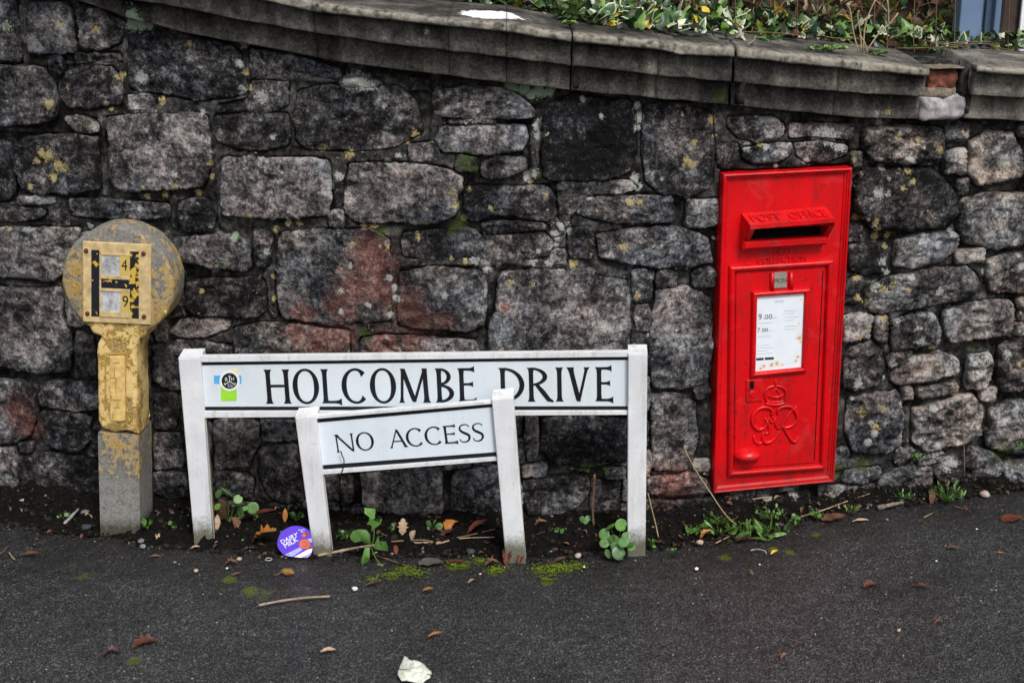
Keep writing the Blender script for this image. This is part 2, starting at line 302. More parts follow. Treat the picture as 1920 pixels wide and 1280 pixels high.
# ------------------------------------------------------------------ traced outlines of the stones (photograph measurements)
ZONES = {'A': (0, 0, 2.977), 'B': (640, 0, 2.977), 'C': (1280, 0, 2.977), 'D': (0, 400, 2.977), 'E': (640, 400, 2.977), 'F': (1280, 400, 2.977),
         'G': (0, 800, 2.667), 'H': (640, 800, 2.667), 'I': (1280, 800, 2.667), 'X': (0, 0, 1.0)}
STONES = """
A -40,-30 88,-20 105,180 128,345 -40,350
A -40,365 135,370 235,385 305,470 310,600 290,665 180,690 -40,705
A 160,20 370,15 385,60 400,200 425,300 340,300 230,300 165,290 150,180
A 430,20 560,60 690,120 670,240 560,285 450,280 440,120
A 430,298 660,302 672,345 425,352
A 365,395 440,375 620,375 665,430 680,520 675,580 520,605 390,600 352,540 358,450
A 720,180 830,190 960,165 1150,230 1290,255 1345,330 1370,430 1370,520 1250,545 1080,560 900,525 790,510 725,495 715,330
A 1390,270 1560,300 1760,345 1905,385 1905,440 1700,430 1400,430
A 1400,460 1610,455 1600,590 1500,625 1210,625 1220,590 1380,560
X 560,172 600,163 690,165 740,160 772,180 785,215 790,250 740,275 690,280 640,282 575,277 555,262 553,215
A 600,660 760,640 960,630 1140,635 1160,700 1170,830 1160,960 1140,1035 1060,1050 900,1050 760,1070 650,1060 610,960 615,830
A 1200,650 1400,630 1600,640 1615,720 1605,810 1480,835 1330,830 1215,790 1190,720
A 130,770 240,755 440,755 540,770 550,900 545,1050 420,1075 220,1075 130,1050 90,930 100,820
A -60,790 50,800 85,900 90,1060 40,1115 -60,1120
A -60,1160 100,1155 230,1165 260,1195 200,1225 60,1235 -60,1225
A 100,1097 300,1095 310,1135 100,1142
A 395,1110 600,1115 820,1130 945,1145 945,1210 800,1225 560,1220 400,1200 385,1150
X 336,380 366,375 393,380 400,400 398,428 375,435 340,432 331,410
A 1235,890 1400,870 1560,890 1720,880 1830,900 1845,1000 1840,1130 1820,1200 1650,1220 1450,1215 1240,1200 1230,1050
A 360,655 440,650 540,690 545,735 430,735
B 520,510 700,480 900,500 1000,540 1070,600 1060,650 960,665 850,655 700,650 540,655 510,600
B 540,715 700,705 1020,700 1035,760 1010,840 850,860 700,850 560,850 530,780
B 1160,580 1300,530 1600,570 1640,640 1640,830 1600,960 1450,1000 1250,1000 1140,990 1120,860 1130,700
X 1210,200 1280,193 1335,215 1340,290 1335,345 1300,368 1240,365 1210,340 1203,270
B 40,920 200,910 400,920 580,940 680,1000 650,1100 640,1200 520,1250 300,1240 100,1250 30,1200 20,1100
B 690,1050 800,1040 1000,1050 1150,1035 1195,1100 1200,1200 1150,1235 1000,1215 860,1200 740,1240 690,1200 680,1120
B 780,900 900,870 1020,880 1040,940 900,985 830,1000 780,980
B 1300,1110 1450,1095 1700,1095 1850,1095 1860,1180 1850,1240 1600,1250 1400,1220 1290,1180
B 1210,1012 1400,1008 1590,1008 1650,1050 1560,1082 1350,1085 1275,1110 1280,1220 1220,1225 1205,1100
B -20,440 180,440 230,470 100,500 0,490
B 590,672 850,668 850,692 600,696
D 0,85 250,80 440,90 420,200 360,330 270,380 100,360 -60,355 -60,90
D -60,430 330,420 340,560 390,680 400,800 390,880 200,885 0,850 -60,840
D 430,660 520,700 540,900 470,890 420,800
D -60,940 120,940 195,1000 200,1120 160,1240 60,1280 -60,1280
D 220,960 330,930 540,950 560,1090 430,1100 300,1090 215,1060
D 225,1115 400,1110 500,1150 500,1270 440,1330 250,1300 215,1200
D 960,150 1150,125 1320,130 1390,180 1400,290 1370,330 1200,300 1030,270 960,230
D 1040,390 1200,370 1400,360 1480,390 1485,520 1440,575 1300,580 1100,570 1040,520
D 1405,100 1490,90 1520,150 1500,290 1440,310 1415,250
X 525,440 600,432 690,432 728,450 735,520 733,600 690,605 600,607 535,597 520,570 517,500
D 1000,600 1200,590 1290,605 1270,650 1150,690 1000,690 940,660
X 288,650 340,638 432,648 437,700 430,732 320,730 288,715
X 440,615 480,607 560,612 653,622 655,668 640,705 450,700 438,660
X 398,790 440,780 485,795 485,832 465,872 405,880
X 288,742 328,738 335,770 330,802 290,806
X 290,815 338,812 343,872 290,880
E 345,110 500,95 740,90 780,130 950,120 1130,110 1180,160 1150,240 1000,260 850,265 700,270 500,260 350,240 330,170
E 780,55 900,45 1130,55 1140,95 940,110 790,115
E 330,330 500,310 750,320 800,350 800,500 790,620 700,660 550,645 400,640 320,600 315,450
E 890,345 1050,315 1300,310 1500,330 1590,380 1615,500 1610,650 1605,780 1600,880 850,880 830,780 830,640 870,560 870,440
E 110,700 250,680 450,700 740,720 760,790 750,880 120,880 100,780
X 1120,440 1200,430 1290,430 1330,450 1335,490 1280,505 1180,495 1125,480
E 1260,90 1370,80 1410,140 1400,250 1280,250
X 1230,545 1290,540 1330,560 1335,640 1325,720 1270,730 1225,720 1220,640
X 1222,745 1270,738 1303,755 1308,830 1290,882 1225,880
X 1018,785 1100,780 1175,785 1175,865 1100,875 1040,868 1015,840
X 985,782 1008,782 1008,862 988,866
C 260,660 500,650 570,700 550,770 400,790 300,760 255,710
C 330,830 450,810 600,800 595,865 540,900 380,910 330,880
C 630,800 760,790 920,810 925,860 820,900 700,905 640,870
C 600,690 960,690 930,780 740,760 600,770
C 1010,720 1200,700 1450,720 1460,830 1420,900 1200,915 1050,890 1000,800
C 1600,800 1700,740 1850,740 1900,860 1890,990 1800,1010 1650,1040 1590,960 1610,870
C 1010,945 1100,940 1390,940 1450,1000 1530,1080 1540,1200 1450,1270 1250,1290 1050,1280 970,1150 960,1010
X 1805,378 1850,366 1945,362 1950,455 1870,468 1810,455 1800,420
F 940,180 1080,160 1130,230 1120,330 1010,345 935,310
F 1200,160 1330,120 1530,110 1540,190 1450,260 1300,300 1180,290
F 1020,430 1150,360 1400,315 1590,300 1650,350 1640,440 1540,490 1380,510 1270,535 1080,560 1020,520
F 1710,270 1800,230 1990,230 1990,450 1720,445 1700,360
F 1160,610 1300,560 1400,550 1440,640 1430,730 1300,760 1180,770 1155,700
F 1450,560 1560,510 1740,490 1840,490 1850,580 1820,670 1680,700 1500,720 1460,640
F 930,760 1040,715 1110,760 1130,860 1100,950 950,990 900,960 905,840
F 1190,880 1300,810 1450,785 1540,820 1540,890 1400,935 1200,960 1165,920
F 1310,985 1450,950 1530,950 1530,1000 1400,1020 1320,1035
F 1600,800 1720,790 1730,880 1690,970 1590,980
F 1770,750 1905,700 2000,740 1990,980 1780,1000 1760,880
F 920,1040 1050,1010 1200,1010 1225,1150 1220,1280 1150,1340 950,1330 905,1200
X 1712,770 1760,756 1820,742 1845,765 1838,815 1800,835 1740,848 1715,830
X 1860,775 1900,755 1950,752 1950,812 1880,830 1858,810
I 990,260 1100,210 1240,200 1250,290 1180,330 1020,335 975,310
I 1260,230 1330,180 1440,110 1550,130 1600,180 1580,250 1450,290 1280,270
I 810,225 985,205 980,255 880,280 800,270
I 680,300 960,290 965,370 900,390 700,385
I 460,345 630,320 635,400 560,430 450,425
I 370,375 445,355 440,420 360,430
I 160,420 280,405 290,445 160,470
I 1510,20 1620,0 1770,0 1770,140 1600,130 1510,100
I 1610,180 1770,160 1770,300 1620,300
X 1215,895 1300,888 1330,900 1334,922 1280,930 1215,925
G -40,110 70,110 85,200 85,300 40,330 -40,320
G 100,150 250,135 480,170 495,260 490,370 350,365 200,355 100,340 90,230
G 770,225 930,235 950,340 850,360 760,330
G 1070,225 1240,235 1270,265 1260,350 1180,360 1080,330
G 1305,110 1480,90 1500,200 1530,370 1450,380 1330,330 1290,230
G 1300,400 1400,385 1450,400 1420,440 1310,435
X 490,786 556,786 558,826 490,828
H 100,235 300,205 490,205 505,330 500,430 400,440 220,430 110,390
H 560,240 780,190 800,350 810,470 680,490 560,460 545,360
H 910,270 1100,250 1230,255 1240,320 1180,400 1100,435 940,440 920,350
H 940,450 1170,450 1190,500 1000,510
H 1300,200 1420,210 1420,260 1320,260
H 1270,440 1390,440 1390,490 1270,490
H 0,230 60,250 50,370 0,400
X 560,790 600,790 610,870 565,880
"""
def wxz(px, py, off=0.0):
    p = on_wall(px, py, off); return (p[0], p[2])
POLYS = []
for ln in STONES.strip().split('\n'):
    z, *pt = ln.split(); ox, oy, k = ZONES[z]
    POLYS.append(np.array([wxz(ox+float(a)/k, oy+float(b)/k) for a, b in (q.split(',') for q in pt)]))
def spots(txt, scale=1.0):
    return [(*wxz(a, b), r/640.0*scale) for a, b, r in (map(float, q.split(',')) for q in txt.split())]
SPOT = {
 'gold': spots("303,189,8 95,192,9 112,46,6 130,80,5 182,54,9 168,108,6 227,143,10 208,205,7 462,135,7 468,163,6 355,80,7 130,165,5 90,290,14 110,310,12 80,285,10 100,330,10 122,315,9 70,300,8 395,305,7 398,330,6 370,362,7 330,350,8 310,366,7 275,368,7 270,352,6 540,418,8 560,420,7 515,430,8 468,405,7 605,278,9 655,290,10 780,250,9 765,265,7 850,360,8 855,385,8 870,410,8 880,355,6 1024,365,8 994,342,6 920,390,6 785,445,9 700,425,8 1075,492,10 1170,460,10 956,527,8 998,532,6 1195,552,9 660,458,7 680,422,7 727,460,7 845,485,6 872,490,6 1200,380,8 1183,378,8 1335,223,9 1340,255,5 1425,270,8 1290,300,9 1300,268,7 1300,308,8 1283,310,6 1290,370,7 1700,320,9 1710,340,8 1690,350,8 1610,410,9 1640,415,9 1645,430,8 1645,447,8 1668,445,9 1663,465,6 1604,520,7 1606,555,8 1655,540,10 1672,530,8 1700,540,7 1620,565,7 1657,595,9 1632,615,9 1610,632,8 1753,655,7 1655,765,7 1615,775,10 1640,800,10 1680,255,7 1720,260,7 1760,280,8 1905,680,8 1600,300,6 1120,395,5 60,350,7 20,430,6 515,560,7 512,520,6 380,545,6"),
 'pale': spots("170,20,7 265,145,13 455,170,9 490,180,12 660,150,16 680,155,14 695,160,10 1010,235,10 1012,255,9 1195,200,8 1198,220,9 1196,240,7 1055,420,12 1042,440,12 1038,465,12 1065,430,8 1000,325,10 990,335,9 1190,335,10 1195,350,9 1550,245,14 1560,260,14 1575,275,12 1530,255,10 1400,275,10 1700,300,12 730,520,8 745,560,8 740,540,7 890,490,10 910,500,12 1000,490,10 1030,492,8 500,470,7 1180,560,7 450,120,8 690,570,7 640,585,6 1105,368,7 620,345,8 635,330,9 1480,925,14 1440,940,12 1900,770,10 1780,870,16"),
 'green': spots("243,45,12 262,47,13 250,55,9 280,50,8 455,88,8 960,163,12 985,168,13 1010,172,14 1030,172,10 995,178,10 15,50,10 440,445,8 640,545,6"),
 'moss': spots("880,295,16 870,310,16 890,318,12 865,420,14 850,430,12 795,420,10 160,230,12 715,435,12 1010,330,10 1780,310,9 1750,425,10 1598,292,7 1600,290,7 1680,440,10 1860,690,14 1880,850,25 1620,870,18 1570,880,20 1100,875,14 1130,880,12 1830,650,12 690,630,10 680,622,10 1750,690,9"),
 'red': spots("700,490,55 670,540,48 715,540,45 690,470,40 640,575,40 570,590,30 600,640,42 640,630,40 555,625,26 765,575,40 780,605,45 830,600,20 720,640,36 770,640,26 945,575,14 1260,905,50 30,770,40 55,800,36"),
}
for k in range(110):
    a, b = RNG.uniform(-1.45, 1.5), RNG.uniform(.25, 1.2); SPOT['gold'].append((a, b, RNG.uniform(.002, .0055)))
    a, b = RNG.uniform(-1.45, 1.5), RNG.uniform(.1, 1.2); SPOT['pale'].append((a, b, RNG.uniform(.003, .012)))
for k in range(60): a, b = RNG.uniform(.95, 1.5), RNG.uniform(.1, 1.1); SPOT['pale'].append((a, b, RNG.uniform(.006, .018)))
def weights(x, z):
    out = {}
    lo, hi, l2, h2 = x.min()-.15, x.max()+.15, z.min()-.15, z.max()+.15
    for k, L in SPOT.items():
        a = np.zeros(len(x), np.float32)
        for sx, sz, r in L:
            if lo < sx < hi and l2 < sz < h2:
                f = np.clip(1.25-np.hypot(x-sx, z-sz)/r*.75, 0, 1); a = np.maximum(a, f)
        out[k] = a
    return out
def poly_dist(P, poly):
    """distance outside a polygon, 0 inside"""
    n = len(poly); d = np.full(len(P), 1e9); ins = np.zeros(len(P), bool)
    for i in range(n):
        a = poly[i]; b = poly[(i+1) % n]; e = b-a; t = np.clip(((P-a)@e)/(e@e+1e-12), 0, 1)
        d = np.minimum(d, np.hypot(*(P-(a+t[:, None]*e)).T))
        c = ((a[1] > P[:, 1]) != (b[1] > P[:, 1])); xi = (b[0]-a[0])*(P[:, 1]-a[1])/(b[1]-a[1]+1e-12)+a[0]; ins ^= c & (P[:, 0] < xi)
    return np.where(ins, 0, d)
def field(P, polys, reach=.06):
    d = np.full(len(P), reach)
    for pg in polys:
        lo = pg.min(0)-reach; hi = pg.max(0)+reach
        k = np.where((P[:, 0] > lo[0]) & (P[:, 0] < hi[0]) & (P[:, 1] > lo[1]) & (P[:, 1] < hi[1]))[0]
        if len(k): d[k] = np.minimum(d[k], poly_dist(P[k], pg))
    return d

# ------------------------------------------------------------------ coping: measured edges of its three steps
EDGE = {  # photograph position of the lower edges of the bottom step, middle step and top lip, and of the lip's top arris
 'b3': (.035, [(-260,-110),(0,-45),(144,0),(235,32),(336,59),(427,77),(537,96),(640,117),(774,134),(936,154),(1077,170),(1280,189),(1448,205),(1616,221),(1720,223.5),(1811,222),(1920,227),(2200,240)]),
 'b2': (.075, [(-260,-160),(0,-84),(144,-33),(242,0),(302,8),(353,16),(437,35),(537,52),(640,70),(808,91),(932,105),(1073,123),(1280,145),(1448,161),(1616,175),(1720,181),(1824,178),(1920,183),(2200,196)]),
 'b1': (.105, [(-260,-205),(0,-128),(144,-78),(242,-46),(353,-24),(437,-9),(497,2),(588,22),(640,29),(841,49),(949,60),(1043,74),(1073,79),(1235,94),(1280,103),(1371,107),(1576,128),(1743,144),(1834,136),(1920,141),(2200,154)]),
 'tp': (.100, [(-260,-224),(0,-147),(144,-97),(242,-66),(353,-44),(437,-29),(497,-17),(588,4),(640,13),(745,26),(841,37),(949,43),(1040,61),(1073,63),(1235,78),(1280,84),(1371,89),(1576,111),(1743,130),(1834,126),(1920,131),(2200,144)])}
CZ = {}
for k, (off, L) in EDGE.items():
    q = np.array([on_wall(a, b, off) for a, b in L]); CZ[k] = (q[:, 0], q[:, 2])
def cz(k, x): return np.interp(x, *CZ[k])

# ------------------------------------------------------------------ the wall
WALL = thing('stone_wall', (0, .1, 0), 'dark grey weathered rubble stone wall with a stepped sweeping coping', 'wall')
BOXP = Plane((.571, .081, .070), .208, .012); BOX_W, BOX_H = .369, .918
BOX_POLY = np.array([BOXP.pt(u, v)[[0, 2]] for u, v in ((0, 0), (BOX_W, 0), (BOX_W, BOX_H), (0, BOX_H))])
occ = POLYS+[BOX_POLY]
# stones beyond the picture's sides, laid in rough courses
def top_at(x): return float(cz('b3', x))
for x0, x1 in ((-2.2, -1.5), (1.52, 2.3)):
    z = -.05
    while z < 1.6:
        h = random.uniform(.08, .16); x = x0+random.uniform(-.1, 0)
        while x < x1:
            l = random.uniform(.12, .27); g = .009
            if z+h < top_at(x+l/2)+.02:
                pg = np.array([(x+g, z+g), (x+l*.5, z+g-.004), (x+l-g, z+g), (x+l-g, z+h*.5), (x+l-g, z+h-g), (x+l*.5, z+h-g+.003), (x+g, z+h-g), (x+g, z+h*.5)])+RNG.normal(0, .005, (8, 2))
                if field(pg, occ, .05).min() > .008: occ.append(pg); POLYS.append(pg)
            x += l
        z += h
# smaller stones where the pointing would be too wide, also behind the signs
gx, gz = np.meshgrid(np.arange(-1.6, 1.62, .011), np.arange(.0, 1.5, .011)); G = np.stack([gx.ravel(), gz.ravel()], 1)
G = G[G[:, 1] < cz('b3', G[:, 0])-.03]
gd = field(G, occ, .2)
def grow(c):
    e = [.012]*4; step = .006; live = [1]*4
    while any(live):
        for k in range(4):
            if not live[k]: continue
            t = list(e); t[k] += step; L, R_, D_, U_ = t
            q = np.array([(c[0]-L+(L+R_)*a, c[1]-D_+(D_+U_)*b) for a in (0, .25, .5, .75, 1) for b in (0, .25, .5, .75, 1)])
            if t[k] > (.085 if k < 2 else .05) or field(q, occ, .02).min() < .0065 or (q[:, 1] > cz('b3', q[:, 0])-.01).any() or q[:, 1].min() < -.03: live[k] = 0
            else: e = t
    L, R_, D_, U_ = e; j = lambda: RNG.normal(0, .0025, 2)
    return np.array([np.array(p)+j() for p in ((c[0]-L, c[1]-D_), (c[0]+(R_-L)/2, c[1]-D_), (c[0]+R_, c[1]-D_), (c[0]+R_, c[1]+(U_-D_)/2), (c[0]+R_, c[1]+U_), (c[0]+(R_-L)/2, c[1]+U_), (c[0]-L, c[1]+U_), (c[0]-L, c[1]+(U_-D_)/2))])
for _ in range(120):
    i = int(np.argmax(gd)); r = gd[i]
    if r < .019: break
    pg = grow(G[i]); POLYS.append(pg); occ.append(pg)
    gd = np.minimum(gd, field(G, [pg], .2))

def c_x(poly): return float(np.mean(poly[:, 0]))
def make_stone(poly, idx):
    P = [np.array(p) for p in poly]
    for _ in range(1):
        Q = []
        for i in range(len(P)):
            a, b = P[i], P[(i+1) % len(P)]; L = np.linalg.norm(b-a); t = min(.25, .005/max(L, 1e-6)); Q += [a+(b-a)*t, b-(b-a)*t]
        P = Q
    P = np.array(P); seg = np.linalg.norm(np.roll(P, -1, 0)-P, axis=1); per = seg.sum(); N = int(np.clip(per/.0065, 28, 190))
    cum = np.concatenate([[0], np.cumsum(seg)]); s = np.arange(N)*per/N; Pc = np.vstack([P, P[:1]])
    O = np.stack([np.interp(s, cum, Pc[:, 0]), np.interp(s, cum, Pc[:, 1])], 1)
    c = O.mean(0); nr = (O-c)/np.linalg.norm(O-c, axis=1)[:, None]; o3 = np.c_[O, np.full(N, idx*3.7)]
    O = O+nr*(.0045+.0034*fbm(o3, 20, 2, 5)+.0038*vnoise(o3, 75, 9))[:, None]
    rad = np.linalg.norm(O-c, axis=1).mean(); K = int(np.clip(rad/.0062, 6, 30))
    S = [1, 1, 1-.0012/rad, 1-.0030/rad]+[1-max(.006/rad, (k/K)**.95) for k in range(1, K)]
    pts = np.concatenate([c+(O-c)*q for q in S]+[c[None]])
    d = np.sqrt(((pts[:, None, :]-O[None, ::2, :])**2).sum(-1)).min(1)
    right = float(sstep(.85, 1.1, c[0]))
    rnd = random.random
    edge = .0010+.0016*rnd()+.002*right
    h = (1-np.exp(-d/edge))
    p3 = np.c_[pts[:, 0], pts[:, 1], np.full(len(pts), idx*1.3)]
    lift = random.uniform(-.004, .007)+.006*right; tilt = RNG.normal(0, .02, 2)
    rough = random.uniform(.5, 1.5)*(1+.9*right)
    q = fbm(p3*np.array([1, 1.6, 1]), 7, 3, 11)
    ledge = np.floor(q*4+.5)/4*.55+q*.45
    rel = rough*(.0080*ledge*.75+.0042*fbm(p3*np.array([1, 1.5, 1]), 34, 2, 31)+.0016*vnoise(p3, 105, 41))
    hh = -.014-.004*right+h*(.017+lift+.004*right)+(pts-c)@tilt*h+rel*np.clip(d/.008, .4, 1)
    hh[:N] = -.06; hh[N:2*N] = -.017-.004*right+.002*vnoise(p3[N:2*N], 60, 3)
    V = np.c_[pts[:, 0], wall_y(pts[:, 0])-hh, pts[:, 1]]
    nrg = len(S); F = []
    for k in range(nrg-1):
        a = k*N+np.arange(N); b = k*N+(np.arange(N)+1) % N; F.append(np.stack([a, a+N, b+N, b], 1))
    F = np.concatenate(F).tolist(); e = nrg*N
    F += [[(nrg-1)*N+i, e, (nrg-1)*N+(i+1) % N] for i in range(N)]
    o = mesh_obj('stone', V, F, M_STONE, WALL, True, weights(pts[:, 0], pts[:, 1]), origin=(c[0], float(wall_y(c[0])), c[1]))
    o['tone'] = float(np.clip(random.gauss(.47+.17*right, .20), 0, 1)); o['warm'] = float(np.clip(random.gauss(.2, .2)+.45*right, 0, 1))
    if np.hypot(c[0]-1.33, c[1]-.99) < .07: o['tone'] = .86; o['warm'] = 1.0
    return o
for i, pg in enumerate(POLYS): make_stone(pg, i)

# pointing between the stones, one rough skin
xs = np.arange(-1.9, 2.1, .0043); zs = np.arange(-.08, 1.62, .0043); X, Z = np.meshgrid(xs, zs); nx, nz = len(xs), len(zs)
P2 = np.stack([X.ravel(), Z.ravel()], 1); P3 = np.c_[P2, np.zeros(len(P2))]
dst = field(P2, POLYS, .06); right = sstep(.85, 1.15, P2[:, 0])
nb = fbm(P3, 5, 2, 60); nm = fbm(P3, 26, 3, 70); nf = vnoise(P3, 90, 80)
full = np.clip(.62+nb*1.2, 0, 1)*(1-.30*right)
hm = -.027-.004*right+full*.0235*sstep(.0012, .0058, dst-.0012*nm)+.0045*nm+.0022*nf
RIBBON = [(0,243,190,247,5),(45,118,225,121,5),(118,215,390,208,6),(186,218,196,365,7),(400,290,505,290,5),(40,15,45,115,6),(110,122,117,240,6),(226,135,238,212,6),(407,300,412,425,6),(0,386,105,387,6),(323,372,325,425,6),(675,287,830,303,6),(455,143,640,150,6),(660,613,890,631,7),(738,445,740,600,8),(915,510,922,610,10),(1188,500,1196,650,12),(750,493,960,489,8),(960,489,1200,520,8),(500,520,512,590,7),(0,533,115,540,6),(630,300,640,400,10),(820,175,815,290,10),(1000,240,1005,330,8),(1640,300,1745,305,8),(1700,770,1698,850,7),(1215,520,1225,720,9),(420,455,470,460,7),(600,607,740,612,6)]
rb = np.zeros(len(P2))
for a_, b_, c_, d_, h_ in RIBBON:
    A_ = np.array(wxz(a_, b_)); B_ = np.array(wxz(c_, d_)); e_ = B_-A_; t_ = np.clip(((P2-A_)@e_)/(e_@e_), 0, 1); q_ = np.hypot(*(P2-(A_+t_[:, None]*e_)).T)+.002*nm; rb = np.maximum(rb, 1-sstep(h_/640*.75, h_/640*1.15, q_))
rb *= np.clip(1.1+.9*nb, .2, 1)
hm = hm*(1-rb)+rb*(-.0015+.0028*nm+.0015*nf)
inbox = poly_dist(P2, BOX_POLY) < .004
hm = np.where(inbox, -.07, hm)
Zm = np.minimum(P2[:, 1], cz('b3', P2[:, 0])+.03)
keep = (P2[:, 1] < cz('b3', P2[:, 0])+.036).reshape(nz, nx)
Fg = grid_faces(nx, nz); kf = keep[:-1, :-1].ravel(); Fg = Fg[kf]
Vm = np.c_[P2[:, 0], wall_y(P2[:, 0])-hm, Zm]
used = np.unique(Fg); remap = np.full(len(Vm), -1); remap[used] = np.arange(len(used))
wt = weights(P2[used, 0], P2[used, 1]); wt['pale'] = np.maximum(wt['pale'], .30*rb[used])
mo = mesh_obj('mortar', Vm[used], remap[Fg], M_MORTAR, WALL, True, wt)

# coping stones
def coping(px0, px1, gap0=.0006, gap1=.0006, tone=.5, steps=(1, 1, 1), break1=0):
    x0 = on_wall(px0, 100, .08)[0]+gap0; x1 = on_wall(px1, 100, .08)[0]-gap1
    n = max(6, int((x1-x0)/.009)); xs = np.linspace(x0, x1, n)
    prof = []   # (offset, which edge, dz, worn)
    def seg(a, b, m):
        for k in range(m): t = k/m; prof.append(tuple(a[i]+(b[i]-a[i])*t for i in range(len(a))))
    # rows hold: offset, weights on b3 b2 b1 tp, dz, worn
    R = [(-.30, 1, 0, 0, 0, 0, 0), (.030, 1, 0, 0, 0, 0, 0), (.0345, 1, 0, 0, 0, .0005, .1), (.036, 1, 0, 0, 0, .003, .1), (.036, 0, 1, 0, 0, -.006, 0), (.034, 0, 1, 0, 0, -.002, 0), (.018, 0, 1, 0, 0, .000, 0), (.018, 0, 1, 0, 0, .006, 0), (.066, 0, 1, 0, 0, .002, 0), (.0735, 0, 1, 0, 0, -.001, 0), (.0755, 0, 1, 0, 0, .002, .15),
         (.0755, 0, 0, 1, 0, -.006, 0), (.073, 0, 0, 1, 0, -.001, 0), (.060, 0, 0, 1, 0, .001, 0), (.060, 0, 0, 1, 0, .006, 0), (.097, 0, 0, 1, 0, .002, .1), (.104, 0, 0, 1, 0, -.001, .3), (.107, 0, 0, 1, 0, .004, .8), (.107, 0, 0, 0, 1, -.005, 1), (.103, 0, 0, 0, 1, -.001, 1), (.090, 0, 0, 0, 1, .003, .6), (.03, 0, 0, 0, 1, .007, .1), (-.16, 0, 0, 0, 1, .02, 0), (-.30, 0, 0, 0, 1, .02, 0)]
    M = [3, 1, 1, 5, 1, 1, 1, 2, 1, 1, 5, 1, 1, 1, 2, 1, 1, 3, 1, 2, 5, 9, 4]
    for i in range(len(R)-1): seg(R[i], R[i+1], M[i])
    prof.append(R[-1]); prof = np.array(prof); m = len(prof)
    Zs = np.stack([cz(k, xs) for k in ('b3', 'b2', 'b1', 'tp')], 0)
    zz = prof[:, 1:5]@Zs+prof[:, 5:6]; XX = np.repeat(xs[None], m, 0); OO = np.repeat(prof[:, :1], n, 1)
    q = np.c_[XX.ravel(), OO.ravel(), zz.ravel()]
    d1 = (.0030*fbm(q, 18, 2, 200)+.0016*fbm(q, 70, 2, 210)).reshape(m, n)
    d2 = (.0014*fbm(q, 20, 3, 230)).reshape(m, n)
    endr = np.minimum(xs-x0, x1-xs); er = .0016*np.exp(-endr/.004)*(1+.8*vnoise(np.c_[xs, xs*0, xs*0], 40, 4))
    OO = OO+d1*.8*(prof[:, :1] > 0)-er[None]*(prof[:, :1] > .02)
    chip = fbm(np.c_[XX.ravel(), np.zeros(m*n), np.zeros(m*n)], 14, 3, 260).reshape(m, n)
    OO = OO-np.clip(chip-.55, 0, 1)*.03*(prof[:, 6:7])
    zz = zz+d2*(prof[:, :1] > -.2)
    V = np.c_[XX.ravel(), wall_y(XX.ravel())-OO.ravel(), zz.ravel()]
    F = grid_faces(n, m).tolist()
    F.append([r*n for r in range(m)]); F.append([r*n+n-1 for r in range(m)][::-1])
    at = weights(XX.ravel()*0+XX.ravel(), zz.ravel())
    for k in at: at[k] = np.zeros(m*n, np.float32)
    wp = np.repeat(prof[:, 6:7], n, 1).ravel(); at['worn'] = wp
    for (a, b, off, r, key) in COPING_SPOTS:
        p = on_wall(a, b, off); dd = np.linalg.norm((V-p)*np.array([1, .55 if off > .1 else 1, 1]), axis=1); at[key] = np.maximum(at[key], np.clip(1.25-dd/r*.75, 0, 1))
    if True:
        top = np.repeat((prof[:, 0] < .09) & (prof[:, 4] > .5), n)
        if WHITE:
            c0 = WHITE
            for (pp, rx, ry) in c0:
                e = np.hypot((V[:, 0]-pp[0])/rx, (V[:, 1]-pp[1])/ry); at['paint'] = np.maximum(at.get('paint', np.zeros(m*n)), np.where(top, np.clip(1.5-e, 0, 1), 0))
    o = mesh_obj('coping_stone', V, F, M_COPING, WALL, True, at, origin=((x0+x1)/2, float(wall_y((x0+x1)/2)), float(cz('b2', (x0+x1)/2))))
    o['tone'] = tone
    return o
COPING_SPOTS = [(1667, 210, .035, .014, 'gold'), (1643, 212, .035, .012, 'pale'), (1078, 65, .09, .012, 'gold'), (1350, 178, .035, .02, 'moss'), (800, 60, .08, .01, 'pale'), (250, 32, .03, .03, 'green')]
def on_top(px, py):
    z = 1.3
    for _ in range(20):
        p = on_ground(px, py, z); z = float(cz('tp', p[0]))+.012
    return p
WHITE = [(on_top(920, 26), .075, .07), (on_top(830, 36), .02, .03)]
cuts = [-240, 110, 345, 590, 841, 949, 1072, 1235, 1377, 1576, 1741]
for a, b in zip(cuts[:-1], cuts[1:]):
    g0 = .0025 if a == 1072 else (.004 if a == 1377 else .0006); g1 = .0025 if b == 1072 else (.004 if b == 1377 else .0006)
    coping(a, b, g0, g1, random.uniform(.38, .6))
coping(1828, 2010, .002, .0012, .72); coping(2010, 2200, .0012, .001, .5)
